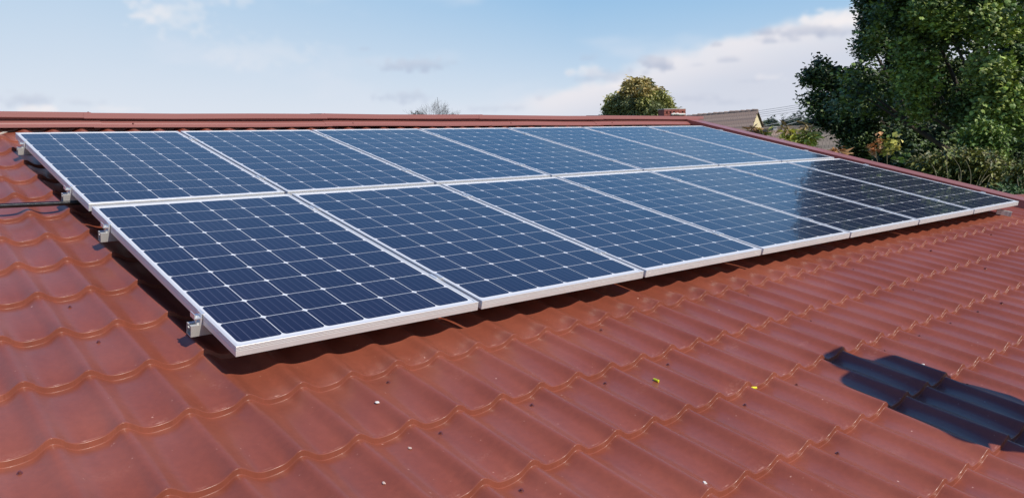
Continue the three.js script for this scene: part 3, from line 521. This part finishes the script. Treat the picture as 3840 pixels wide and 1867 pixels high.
// the big dark tree on the right
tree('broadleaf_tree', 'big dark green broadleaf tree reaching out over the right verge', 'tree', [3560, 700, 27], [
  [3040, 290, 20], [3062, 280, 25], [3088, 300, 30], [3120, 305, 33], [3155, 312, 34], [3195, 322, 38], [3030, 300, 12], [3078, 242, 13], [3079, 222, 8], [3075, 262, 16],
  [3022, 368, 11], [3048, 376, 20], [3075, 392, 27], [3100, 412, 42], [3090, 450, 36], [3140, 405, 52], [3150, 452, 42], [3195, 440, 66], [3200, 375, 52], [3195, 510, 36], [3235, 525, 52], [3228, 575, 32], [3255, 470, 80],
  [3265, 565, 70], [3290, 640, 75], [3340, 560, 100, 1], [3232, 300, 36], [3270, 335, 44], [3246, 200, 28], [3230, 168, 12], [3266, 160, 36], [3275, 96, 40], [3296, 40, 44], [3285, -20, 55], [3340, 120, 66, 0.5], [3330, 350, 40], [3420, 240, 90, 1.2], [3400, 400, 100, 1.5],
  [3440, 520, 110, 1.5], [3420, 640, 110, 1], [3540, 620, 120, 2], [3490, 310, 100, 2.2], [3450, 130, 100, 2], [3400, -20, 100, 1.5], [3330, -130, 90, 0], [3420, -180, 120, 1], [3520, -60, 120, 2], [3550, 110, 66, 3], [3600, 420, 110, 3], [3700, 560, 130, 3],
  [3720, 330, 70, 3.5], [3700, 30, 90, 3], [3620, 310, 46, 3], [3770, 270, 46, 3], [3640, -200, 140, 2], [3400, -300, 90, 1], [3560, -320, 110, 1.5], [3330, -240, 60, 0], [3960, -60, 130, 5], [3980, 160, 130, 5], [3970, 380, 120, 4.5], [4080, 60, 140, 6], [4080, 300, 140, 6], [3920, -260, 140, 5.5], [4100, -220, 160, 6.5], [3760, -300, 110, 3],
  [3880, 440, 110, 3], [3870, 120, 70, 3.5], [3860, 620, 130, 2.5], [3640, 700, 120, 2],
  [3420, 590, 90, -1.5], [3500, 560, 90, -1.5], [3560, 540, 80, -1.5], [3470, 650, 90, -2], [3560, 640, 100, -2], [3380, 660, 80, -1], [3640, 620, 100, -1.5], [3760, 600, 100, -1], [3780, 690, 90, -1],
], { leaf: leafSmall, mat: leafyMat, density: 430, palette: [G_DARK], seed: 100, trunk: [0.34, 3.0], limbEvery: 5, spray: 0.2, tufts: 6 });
// the maple standing in front of it, its sunlit clumps coloured lighter
tree('maple_tree', 'maple with lighter coloured sunlit leaf clumps in front of the dark tree', 'tree', [3720, 760, 23.0], [
  [3385, 165, 20, -0.6, 1], [3405, 205, 34, -0.8, 1], [3442, 240, 38, -1.0, 1], [3398, 282, 32, -0.4, 1], [3465, 305, 40, -1.2, 1], [3420, 335, 38, -0.9, 1], [3432, 392, 34, -1.2, 1], [3447, 432, 22, -1.2, 1], [3392, 322, 18, 0, 1],
  [3345, 40, 34, 0.4], [3385, 92, 40, 0], [3452, 58, 44, -0.8, 1], [3520, 28, 50, -1.4, 1], [3572, 62, 44, -1.4, 1], [3490, 135, 40, -0.5], [3560, 150, 34, -1.0], [3365, 5, 36, 0], [3610, -20, 46, -1], [3440, -30, 46, -0.5],
  [3705, 85, 44, -1.5, 1], [3755, 112, 36, -1.8, 1], [3725, 20, 38, -1], [3805, 70, 38, -1.5], [3800, 150, 26, -1.2], [3705, 250, 36, -1.6, 1], [3745, 300, 42, -2.0, 1], [3690, 335, 34, -1.2, 1], [3775, 355, 40, -2.0, 1], [3740, 408, 36, -2, 1],
  [3640, 345, 30, -0.6], [3625, 400, 34, -0.8], [3685, 410, 32, -1.2], [3565, 335, 30, 0.4], [3590, 425, 32, -0.3], [3510, 400, 30, 0.2], [3805, 430, 40, -2, 1], [3835, 330, 40, -1.6], [3835, 480, 32, -2, 1], [3300, 395, 20, 0.5], [3262, 402, 18, 0.5], [3232, 425, 15, 0.5],
  [3345, 420, 22, 0.3], [3190, 295, 16, -0.4, 1], [3170, 400, 18, -1], [3120, 385, 12, -0.6], [3280, 130, 20, -0.6, 1], [3265, 175, 16, -0.5], [3290, 60, 22, -0.6], [3215, 345, 16, -0.5], [3260, 350, 20, -0.5], [3685, 485, 36, -2, 1], [3205, 302, 13, 0.5], [3645, 460, 28, -1.4], [3500, 205, 26, 0.3], [3530, 255, 26, 0.2], [3640, 180, 28, -0.6], [3600, 260, 24, 0], [3860, 230, 50, -1.2], [3875, 390, 60, -1.5],
  [3540, -120, 60, -1], [3680, -100, 60, -1.2], [3420, -120, 50, -0.5],
], { leaf: leafSmall, mat: leafyMat, density: 400, palette: [G_MID, G_SUNLIT], seed: 200, trunk: [0.2, 3.2], limbEvery: 6, spray: 0.3, squash: 0.6, tufts: 6 });
// shrubs behind the verge
const leafBush = leafCluster(9, 0.075, 0.045, 0.11, 22);
function shrub(name, label, basePx, lobesPx, palette, seed, density, stems, leaf = leafBush) {
  const t = tree(name, label, 'shrub', basePx, lobesPx, { grow: leaf === leafBush ? 1 : 0.6, leaf, mat: leafyMat, density, palette, seed, spray: 0.35 });
  const r = rng(seed + 9), D = basePx[2], gs = [];
  for (const [x, y, px, py] of stems) { const a = at(x, y, D - 0.6).sub(t.position), b = at(px, py, D - 0.5 + r() * 0.5).sub(t.position); gs.push(taperTube([a, a.clone().lerp(b, 0.5).add(V3((r() - 0.5) * 0.12, 0.05, (r() - 0.5) * 0.12)), b], 0.007, 0.003, 6, 5)); }
  if (gs.length) part('stem', mergeGeometries(gs), std(0.17, 0.15, 0.08, 0.9), t);
  return t;
}
const Y_GREEN = [[0.19, 0.21, 0.04], [0.15, 0.18, 0.038], [0.24, 0.24, 0.045], [0.11, 0.14, 0.034], [0.18, 0.16, 0.045]];
shrub('leafy_shrub', 'yellow green bush with thin bare stems behind the lower verge', [3620, 740, 14.5], [
  [3460, 600, 26], [3500, 590, 24], [3490, 650, 40], [3540, 640, 46], [3590, 610, 52], [3650, 600, 54], [3700, 600, 44], [3560, 690, 50], [3630, 670, 56], [3700, 660, 46], [3480, 690, 34], [3660, 720, 50], [3720, 720, 40], [3740, 630, 18], [3600, 570, 26], [3430, 650, 16], [3560, 735, 40], [3640, 760, 50], [3760, 740, 40],
], [Y_GREEN], 300, 1500, [[3660, 720, 3720, 620], [3675, 695, 3735, 645], [3600, 720, 3570, 580], [3640, 720, 3625, 600], [3620, 730, 3600, 640], [3560, 700, 3556, 565], [3700, 720, 3740, 640], [3650, 740, 3690, 640], [3520, 690, 3490, 610], [3580, 730, 3640, 650]]);
shrub('leafy_shrub', 'fresh green bush rising above the yellow green bush at the right', [3690, 740, 16.5], [
  [3640, 510, 28], [3680, 490, 40], [3720, 500, 36], [3660, 550, 40], [3710, 550, 44], [3740, 560, 30], [3690, 600, 50], [3750, 510, 20], [3700, 460, 20], [3630, 560, 24],
], [[[0.15, 0.25, 0.045], [0.18, 0.28, 0.05], [0.11, 0.19, 0.04], [0.24, 0.31, 0.055]]], 310, 1500, []);
shrub('leafy_shrub', 'narrow olive bush cut off by the right edge of the picture', [3840, 760, 14], [
  [3820, 620, 24], [3840, 640, 32], [3815, 655, 18], [3850, 690, 40], [3830, 700, 24], [3880, 660, 50],
], [Y_GREEN], 320, 1500, [[3835, 735, 3832, 640], [3838, 735, 3822, 660]]);
shrub('leafy_shrub', 'low dark green plants where the verge leaves the picture', [3770, 760, 13.2], [
  [3730, 720, 20], [3760, 715, 24], [3790, 705, 24], [3810, 720, 22], [3770, 740, 30], [3700, 745, 28], [3830, 730, 26],
], [[[0.09, 0.17, 0.05], [0.12, 0.20, 0.055], [0.07, 0.13, 0.04]]], 330, 1600, []);
const leafBig = leafCluster(6, 0.13, 0.09, 0.09, 23);
shrub('autumn_shrub', 'autumn shrub with yellow and orange leaves in the shade of the dark tree', [3325, 600, 21], [
  [3335, 528, 9, 0, 0], [3345, 520, 7, 0, 0], [3330, 555, 13, 0, 0], [3345, 560, 9, 0, 0], [3372, 542, 7, 0, 0], [3284, 552, 9, 0, 1], [3274, 564, 7, 0, 1], [3290, 520, 6, 0, 1], [3386, 590, 7, 0, 2],
], [[[0.5, 0.47, 0.10], [0.4, 0.4, 0.08], [0.56, 0.5, 0.16]], [[0.7, 0.28, 0.10], [0.62, 0.33, 0.14]], [[0.3, 0.4, 0.08]]], 340, 2600, [[3330, 640, 3330, 555], [3300, 640, 3285, 550]], leafBig);

// ------------------------------------------------------------------ houses beyond
const plaster = (() => { const t = tex(256, (x, y) => { const n = vnoise(x * 8, y * 8, 8, 8), m = vnoise(x * 60, y * 60, 60, 60); const k = 0.93 + n * 0.08 + (m - 0.5) * 0.05; return [238 * k, 220 * k, 178 * k]; }); return new THREE.MeshStandardMaterial({ map: t, roughness: 0.95 }); })();
const clay = [[0.31, 0.225, 0.18], [0.35, 0.25, 0.195], [0.27, 0.20, 0.165], [0.38, 0.28, 0.22]].map(c => std(...c, 0.92));
const clayGrey = [[0.21, 0.175, 0.145], [0.24, 0.20, 0.165], [0.18, 0.155, 0.13], [0.26, 0.215, 0.175]].map(c => std(...c, 0.92));
// one course of overlapping flat clay tiles along local x, hanging down the slope along +z
function courseGeo(len, tw, depth, seed, skip = 0) {
  const r = rng(seed), gs = [], n = Math.round(len / tw), off = (seed % 2) * tw * 0.5;
  for (let i = 0; i < n; i++) { const g = box(tw - 0.012, 0.046, depth * 1.2, off + (i + 0.5) * tw - len / 2, 0, depth * 0.5); g.rotateX(0.055 + (r() - 0.5) * 0.025); g.translate(0, 0.024 + (r() - 0.5) * 0.006, (r() - 0.5) * 0.012); gs.push(g); }
  return mergeGeometries(gs);
}
function gableHouse(name, label, apexNear, apexFar, half, drop, rows, tileW, mats, wallMat, seed) {
  // ridge from apexNear to apexFar (world); roof falls `drop` over `half` on both sides
  const t = thing(name, label, 'house'), dir = apexFar.clone().sub(apexNear); dir.y = 0; const len = dir.length(); dir.normalize();
  t.position.set(apexNear.x, 0, apexNear.z); t.rotation.y = Math.atan2(-dir.x, -dir.z);
  const h = apexNear.y, slope = Math.hypot(half, drop), ang = Math.atan2(drop, half), step = slope / rows;
  const wall = prism([[-half, 0], [half, 0], [half, h - drop - 0.06], [0, h - 0.10], [-half, h - drop - 0.06]], -len + 0.15, -0.12); part('wall', wall, wallMat, t);
  for (const s of [-1, 1]) {
    const g = new THREE.Group(); g.name = 'roof_slope'; t.add(g); g.position.set(0, h, -len / 2); g.rotation.order = 'YXZ'; g.rotation.y = s * Math.PI / 2; g.rotation.x = ang;
    part('batten_board', box(len, 0.03, slope, 0, -0.03, slope / 2), std(0.06, 0.045, 0.035, 0.95), g);
    for (let k = 0; k < rows; k++) part('tile_course', courseGeo(len, tileW, step, seed + k, 0).translate(0, 0, k * step), mats[(k * 7 + seed) % mats.length], g, 'stuff');
  }
  const rt = new THREE.CylinderGeometry(0.105, 0.085, 0.44, 8, 1, false, 0, Math.PI).rotateZ(0).rotateX(-Math.PI / 2).rotateZ(0), n = Math.round(len / 0.4), r = rng(seed);
  const cg = new THREE.CylinderGeometry(0.10, 0.125, 0.42, 10).rotateX(Math.PI / 2);
  for (let k = 0; k < n; k++) { const m = part('ridge_tile', cg, mats[Math.floor(r() * mats.length)], t); m.position.set(0, h - 0.02 + (r() - 0.5) * 0.03, -(k + 0.5) * len / n); m.rotation.x = 0.06 + (r() - 0.5) * 0.04; }
  return t;
}
{
  const A = at(2857, 411, 60), B = A.clone().addScaledVector(V3(-0.186, 0, -0.981), 15);
  const h = gableHouse('gable_house', 'steep house with brown tiled roof and cream plaster gable beyond the ridge', A, B, 3.7, 3.9, 28, 0.17, clay, plaster, 50);
  h.rotateX(-2.4 * rad);
  const m = std(0.75, 0.70, 0.62, 0.9); // mortar at the joints of a few ridge tiles
  for (const z of [7.2, 8.1, 5.9, 6.4]) part('mortar_joint', new THREE.SphereGeometry(0.13, 8, 6).scale(1, 0.9, 0.35), m, h).position.set(0, A.y + 0.03, -z);
  part('verge_board', taperTube([V3(0.0, A.y - 0.02, -0.08), V3(1.85, A.y - 1.97, -0.08), V3(3.7, A.y - 3.9, -0.08)], 0.05, 0.05, 6, 4), std(0.16, 0.12, 0.09, 0.9), h);
}
{
  const A = at(2905, 476, 50), B = at(3230, 457, 50.8); B.y = A.y;
  const mid = A.clone().lerp(B, 0.5), dir = B.clone().sub(A).normalize(), len = A.distanceTo(B) + 1.2;
  const t = thing('tiled_house', 'low house with weathered grey brown tiled roof behind the yellow leaved tree', 'house');
  t.position.set(mid.x, 0, mid.z); t.rotation.y = Math.atan2(-dir.z, dir.x);
  t.rotateZ(1.6 * rad);
  const rows = 16, slope = 4.4, ang = 44 * rad, step = slope / rows;
  for (const s of [0, 1]) { const g = new THREE.Group(); g.name = 'roof_slope'; t.add(g); g.position.set(0, A.y, 0); g.rotation.order = 'YXZ'; g.rotation.y = s * Math.PI; g.rotation.x = ang; part('batten_board', box(len, 0.03, slope, 0, -0.03, slope / 2), std(0.06, 0.045, 0.035, 0.95), g); for (let k = 0; k < rows; k++) part('tile_course', courseGeo(len, 0.19, step, 80 + k).translate(0, 0, k * step), clayGrey[(k * 5) % 4], g, 'stuff'); }
  const cg = new THREE.CylinderGeometry(0.10, 0.12, 0.40, 10).rotateZ(Math.PI / 2), r = rng(8);
  for (let k = 0; k < Math.round(len / 0.38); k++) { const m = part('ridge_tile', cg, clayGrey[Math.floor(r() * 4)], t); m.position.set((k + 0.5) * 0.38 - len / 2, A.y - 0.02 + (r() - 0.5) * 0.03, 0); }
  const run = slope * Math.cos(ang);
  part('wall', prism([[-run + 0.2, 0], [run - 0.2, 0], [run - 0.2, A.y - slope * Math.sin(ang)], [0, A.y - 0.12], [-run + 0.2, A.y - slope * Math.sin(ang)]], -len / 2 + 0.1, len / 2 - 0.1).rotateY(Math.PI / 2), plaster, t);
  // whitewashed chimney stub on its left end and the trellis panel below it
  const ch = part('chimney', mergeGeometries([box(0.20, 0.9, 0.3), box(0.25, 0.06, 0.36, 0, 0.47, 0)]), std(0.62, 0.58, 0.52, 0.9), t); ch.position.set(-len / 2 + 0.75, A.y - 0.40, 0.15);
}
{
  // lean-to with brick coloured tiles between the gable and the low house
  const A = at(2872, 492, 46), t = thing('lean_to', 'small brown lean-to roof squeezed between the cream gable and the low house', 'shed'); t.position.set(A.x, 0, A.z); t.rotation.y = -0.95;
  const g = new THREE.Group(); g.name = 'roof_slope'; t.add(g); g.position.set(0.3, A.y, 0); g.rotation.x = 50 * rad;
  part('batten_board', box(0.9, 0.03, 2.4, 0, -0.03, 1.2), std(0.05, 0.04, 0.03, 0.95), g);
  for (let k = 0; k < 13; k++) part('tile_course', courseGeo(0.9, 0.12, 0.18, 140 + k).translate(0, 0, k * 0.18), clay[(k * 3) % 4], g, 'stuff');
  part('wall', box(0.9, A.y - 0.6, 1.2, 0.3, (A.y - 0.6) / 2, 0.2), std(0.3, 0.24, 0.2, 0.9), t);
}
{
  // chimney block seen over the ridge, with vent holes in its face
  const D = 18, c = at(2520, 433, D), t = thing('brick_chimney', 'low red brick chimney with square vent holes showing over the ridge', 'chimney');
  t.position.set(c.x, 0, c.z); t.rotation.y = Math.atan2(EYE.x - c.x, EYE.z - c.z) + 0.45; t.scale.set(0.62, 0.60, 0.60);
  const y0 = c.y / 0.6 - 1.3, brick = [[0.34, 0.105, 0.075], [0.38, 0.125, 0.09], [0.29, 0.09, 0.07]].map(q => std(...q, 0.9)), ventShade = std(0.03, 0.018, 0.016, 0.95);
  const w = 0.80, d = 0.5, bh = 0.0755, rows = 20, r = rng(19);
  part('core', box(w - 0.02, rows * bh + 0.0, d - 0.02, 0, y0 + rows * bh / 2, 0), std(0.26, 0.085, 0.065, 0.9), t);
  const bl = 0.133, bg = box(bl - 0.008, bh - 0.008, 0.09), bs = box(0.09, bh - 0.008, bl * 0.94 - 0.008);
  for (let k = rows - 9; k < rows; k++) {
    for (let i = 0; i < 6; i++) { const hole = (k === rows - 2 && i < 3) || (k > rows - 4 && k < rows - 1 && i === 5); if (hole && i === 5) continue; const b = part('brick', hole ? box(bl * 0.5, bh - 0.008, 0.09) : bg, brick[Math.floor(r() * 3)], t); b.position.set(-w / 2 + (i + (hole ? 0.25 : 0.5)) * bl, y0 + (k + 0.5) * bh, d / 2 - 0.04 + r() * 0.004); }
    for (let i = 0; i < 4; i++) { const b = part('brick', bs, brick[Math.floor(r() * 3)], t); b.position.set(w / 2 - 0.04 + r() * 0.004, y0 + (k + 0.5) * bh, -d / 2 + (i + 0.5) * d / 4); }
  }
  part('vent_shade', mergeGeometries([box(w - 0.035, 0.70, 0.004, 0, y0 + rows * bh - 0.36, d / 2 - 0.012)].concat([])), ventShade, t).visible = true;  // near-black sheet paints the shade inside the vent holes, shows between bricks
  part('coping', box(w + 0.02, 0.022, d + 0.02, 0, y0 + rows * bh + 0.011, 0), std(0.62, 0.55, 0.5, 0.9), t);
  const lumps = []; for (let i = 0; i < 16; i++) lumps.push(new THREE.IcosahedronGeometry(0.03 + r() * 0.03, 1).scale(1.3, 0.8, 1).translate(-0.10 + i * 0.028 + r() * 0.02, y0 + rows * bh - 0.185 + r() * 0.02 - i * 0.001, d / 2 + 0.05));
  part('mortar_heap', mergeGeometries(lumps), std(0.75, 0.70, 0.62, 0.95), t);
}
{
  // flat red roof of the annex beyond the verge, at the right edge
  const A = at(3783, 731.5, 10), B = at(4300, 732, 11.5), t = thing('annex_roof', 'sunlit reddish brown annex roof just beyond the verge trim at the right edge', 'roof');
  const dir = B.clone().sub(A); dir.y = 0; dir.normalize(); const side = V3(-dir.z, 0, dir.x); if (side.dot(EYE.clone().sub(A)) < 0) side.negate();
  t.position.copy(A); t.rotation.y = Math.atan2(-dir.z, dir.x);
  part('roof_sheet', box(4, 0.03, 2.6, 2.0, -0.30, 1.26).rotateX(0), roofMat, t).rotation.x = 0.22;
  part('edge_trim', box(4, 0.05, 0.05, 2.0, -0.025, 0), trimMat, t);
  part('annex_wall', box(3.9, A.y - 0.55, 2.2, 2.0, -(A.y - 0.55) / 2 - 0.75, 1.3), std(0.55, 0.5, 0.44, 0.9), t);
}

// ------------------------------------------------------------------ trees far behind
const leafChest = leafCluster(8, 0.30, 0.16, 0.30, 24);
{
  const r = rng(61), lobes = [];
  // dome of clumps: rows of lobes between the left and right outline of the crown
  const out = [[310, 2352, 2440], [335, 2330, 2480], [360, 2312, 2500], [385, 2282, 2520], [410, 2272, 2535], [435, 2265, 2540], [460, 2270, 2535], [490, 2285, 2520]];
  for (const [y, a, b] of out) { const n = Math.max(3, Math.round((b - a) / 28)); for (let i = 0; i <= n; i++) lobes.push([mix(a + 12, b - 12, i / n) + (r() - 0.5) * 10, y + 8 + (r() - 0.5) * 12, 15 + r() * 11, (r() - 0.5) * 5 - 1.0 * Math.sin(Math.PI * i / n) * 2.4, y < 345 && r() < 0.75 ? 1 : i / n > 0.55 ? (r() < 0.6 ? 2 : 0) : r() < 0.25 ? 2 : 0]); }
  tree('chestnut_tree', 'round chestnut tree turning yellow brown behind the ridge', 'tree', [2400, 560, 80], lobes,
    { leaf: leafChest, mat: leafyMat, density: 250, palette: [[[0.27, 0.30, 0.12], [0.33, 0.35, 0.13], [0.21, 0.24, 0.10]], [[0.56, 0.42, 0.15], [0.48, 0.39, 0.13], [0.40, 0.35, 0.13]], [[0.48, 0.46, 0.13], [0.42, 0.42, 0.13], [0.31, 0.32, 0.11]]], seed: 400, trunk: [0.35, 3.2], limbEvery: 4, squash: 0.85 });
}
{
  // bare tree: forked limbs, twigs, and a few leaves at the foot of its crown
  const b = at(1628, 470, 70); b.y = 0; const t = thing('bare_tree', 'leafless tree with fine twigs showing above the ridge', 'tree'); t.position.copy(b);
  const r = rng(71), top = at(1630, 372, 70).y, gs = [], tw = [];
  const side = RIGHT.clone().setY(0).normalize(), deep = V3(-side.z, 0, side.x);
  part('trunk', taperTube([V3(0, 0, 0), V3(0.05, 2.4, 0), V3(0, 4.6, 0.05)], 0.16, 0.11, 8, 8), barkGrey, t);
  const grow = (p, d, len, rad0, lvl) => {
    const e = p.clone().addScaledVector(d, len), m = p.clone().lerp(e, 0.5).add(V3((r() - 0.5) * len * 0.14, len * 0.03, (r() - 0.5) * len * 0.14));
    (lvl < 2 ? gs : tw).push(taperTube([p, m, e], rad0, rad0 * 0.55, 4, 4));
    if (lvl >= 5) return;
    const n = lvl < 1 ? 3 : 2 + (r() < 0.55 ? 1 : 0);
    for (let i = 0; i < n; i++) { const nd = d.clone().addScaledVector(side, (r() - 0.5) * 1.15).addScaledVector(deep, (r() - 0.5) * 1.0).add(V3(0, 0.10, 0)).normalize(); grow(i ? p.clone().lerp(e, 0.45 + r() * 0.5) : e, nd, len * (0.58 + r() * 0.2), rad0 * 0.6, lvl + 1); }
  };
  for (let i = 0; i < 12; i++) { const a = (i / 11 - 0.5) * 2.5; const d = side.clone().multiplyScalar(Math.sin(a)).add(V3(0, Math.cos(a) + 0.12, 0)).addScaledVector(deep, (r() - 0.5) * 0.7).normalize(); grow(V3(0, 4.3 + r() * 0.6, 0), d, 1.0 + 0.25 * Math.cos(a), 0.04, 0); }
  part('limb', mergeGeometries(gs), barkGrey, t); part('twig', mergeGeometries(tw), barkGrey, t, 'stuff');
  crown(t, 'foliage', leafCluster(6, 0.2, 0.12, 0.22, 25), leafyMat, [[1562, 430, 9], [1552, 436, 8], [1575, 437, 8], [1690, 436, 9], [1672, 441, 10], [1702, 440, 6], [1598, 441, 8]].map(([x, y, q]) => [at(x, y, 70).sub(b), q * 70 / 3016, 0]), 260, [[[0.05, 0.055, 0.035], [0.04, 0.045, 0.03]]], 72);
}
{
  // young walnut like tree with long yellow green leaflets in front of the low house
  const leafLong = leafCluster(6, 0.22, 0.060, 0.05, 26);
  const lobes = [[3022, 470, 9, 0, 1], [3028, 485, 11, 0, 1], [3034, 505, 14], [3045, 500, 10], [3012, 500, 9], [2950, 495, 12], [2940, 505, 10], [2965, 492, 9, 0, 1], [2975, 510, 14], [2990, 520, 16], [3010, 525, 15], [3035, 525, 13], [3050, 525, 11], [2960, 530, 13], [2980, 545, 15], [3005, 550, 16], [3030, 550, 12], [2950, 525, 9], [3045, 560, 11], [3020, 570, 12], [2990, 568, 12], [2975, 558, 9], [2948, 475, 8, 0, 1], [2940, 482, 6, 0, 1], [3055, 515, 7], [2985, 500, 8]];
  const t = tree('young_tree', 'young tree with long yellow green leaves in front of the low tiled house', 'tree', [3000, 600, 22], lobes, { leaf: leafLong, mat: leafMat({ transmission: 0.4 }), density: 720, palette: [[[0.75, 0.72, 0.15], [0.62, 0.64, 0.12], [0.82, 0.76, 0.2], [0.48, 0.52, 0.10]], [[0.55, 0.40, 0.13], [0.48, 0.34, 0.13], [0.38, 0.26, 0.11]]], seed: 500, trunk: [0.035, 3.2], limbEvery: 2, spray: 0.1, grow: 0.85, bark: barkGrey });
  tree('young_tree', 'small young tree with reddish tips right in front of the cream gable', 'tree', [2855, 560, 24], [[2826, 485, 9, 0, 1], [2820, 492, 8, 0, 1], [2835, 497, 7, 0, 1], [2856, 495, 9, 0, 1], [2864, 500, 9], [2850, 505, 9], [2872, 506, 8], [2846, 500, 7, 0, 1], [2866, 514, 8], [2840, 508, 6]], { leaf: leafLong, mat: leafyMat, density: 1000, palette: [[[0.66, 0.62, 0.15], [0.54, 0.54, 0.13]], [[0.56, 0.36, 0.16], [0.42, 0.26, 0.12], [0.34, 0.22, 0.11]]], seed: 510, trunk: [0.03, 3.3], limbEvery: 3, spray: 0.4, bark: barkGrey });
  tree('young_tree', 'low sprig of orange leaves just above the verge trim beside the dark tree', 'tree', [3140, 620, 20], [[3138, 572, 9, 0, 1], [3146, 578, 8, 0, 1], [3130, 580, 7], [3150, 586, 7, 0, 1]], { leaf: leafLong, mat: leafyMat, density: 1700, palette: [[[0.32, 0.30, 0.07], [0.26, 0.26, 0.06]], [[0.5, 0.26, 0.09], [0.42, 0.24, 0.09]]], seed: 520, trunk: [0.03, 3.0], limbEvery: 3, spray: 0.4, bark: barkGrey });
}
{
  // pines on the horizon
  const tuft = leafCluster(12, 0.55, 0.10, 0.20, 27), pineMat = leafMat({ transmission: 0.1 });
  const pine = (x, y, D, h, w, label, seed) => {
    const topP = at(x, y, D), t = thing('pine_tree', label, 'tree', 'pines on the horizon'); t.position.set(topP.x, 0, topP.z);
    part('trunk', taperTube([V3(0, 0, 0), V3(0.1, topP.y * 0.5, 0), V3(0, topP.y - 0.2, 0)], 0.16, 0.03, 6, 6), bark, t);
    const r = rng(seed), lobes = []; for (let k = 0; k < 13; k++) { const f = k / 12, yy = topP.y - f * h, rr = w * (0.08 + 0.92 * f) * (0.8 + 0.4 * r()), n = 1 + Math.round(f * 4); for (let i = 0; i < n; i++) { const a = r() * 6.28, q = rr * (0.35 + 0.6 * r()) * (n > 1 ? 1 : 0); lobes.push([V3(Math.cos(a) * q, yy, Math.sin(a) * q), 0.20 + 0.32 * f, 0]); } }
    crown(t, 'crown', tuft, pineMat, lobes, 60, [[[0.085, 0.12, 0.085], [0.105, 0.145, 0.095], [0.07, 0.10, 0.08]]], seed + 1, { squash: 0.6 });
  };
  pine(2903, 435, 120, 4.2, 1.5, 'pine with a spiky top nearest the cream gable, on the horizon', 600);
  pine(2940, 431, 124, 4.2, 1.3, 'slender pine second from the cream gable, on the horizon', 610);
  pine(2966, 437, 130, 4.0, 1.1, 'small pine in the middle of the horizon group', 620);
  pine(2985, 424, 122, 4.4, 1.3, 'pine just left of the tallest one on the horizon', 630);
  pine(3006, 418, 120, 5.0, 1.7, 'tallest pine on the horizon, nearest the dark tree', 640);
  const mass = new THREE.Group(); mass.name = 'distant_woods'; mass.userData = { label: 'hazy green strip of woods below the pines on the horizon', category: 'woods', kind: 'stuff' }; scene.add(mass);
  const r = rng(650), lobes = []; for (let x = 2860; x < 3080; x += 7) { const yt = x < 2990 ? 455 + 10 * Math.sin(x * 0.08) : 440 + (x - 2990) * 0.06; for (let y = yt + 6; y < 530; y += 11) lobes.push([at(x + r() * 6, y + r() * 6, 128 + r() * 5), 0.45, 0]); }
  crown(mass, 'foliage', tuft, pineMat, lobes, 60, [[[0.11, 0.16, 0.08], [0.14, 0.19, 0.085], [0.09, 0.13, 0.075]]], 651);
}
// overhead lines
{
  const lineM = std(0.20, 0.21, 0.22, 0.6), wire = (a, b, D1, D2, sag, label, rad0 = 0.016) => { const p = at(a[0], a[1], D1), q = at(b[0], b[1], D2), m = p.clone().lerp(q, 0.5); m.y -= sag; const g = new THREE.TubeGeometry(new THREE.QuadraticBezierCurve3(p, m, q), 24, rad0, 5); tag(part(numbered('power_line'), g, lineM, scene), label, 'power line', 'overhead lines beside the cream gable'); };
  wire([2700, 435], [3300, 338], 75, 75, 0.25, 'topmost of the thin overhead lines between the gable and the dark tree');
  wire([2700, 443], [3300, 345], 75, 75, 0.25, 'second thin overhead line from the top beside the gable');
  wire([2700, 450], [3300, 352], 75, 75, 0.25, 'third thin overhead line from the top beside the gable');
  wire([2700, 457], [3300, 362], 75, 75, 0.25, 'lowest thin overhead line against the sky beside the gable');
  wire([2868, 471], [3060, 414], 66, 70, 0.3, 'upper pale slack cable crossing in front of the pines', 0.03);
  wire([2868, 485], [3080, 424], 66, 70, 0.3, 'lower pale slack cable crossing in front of the pines', 0.03);
}

renderer.render(scene, camera);
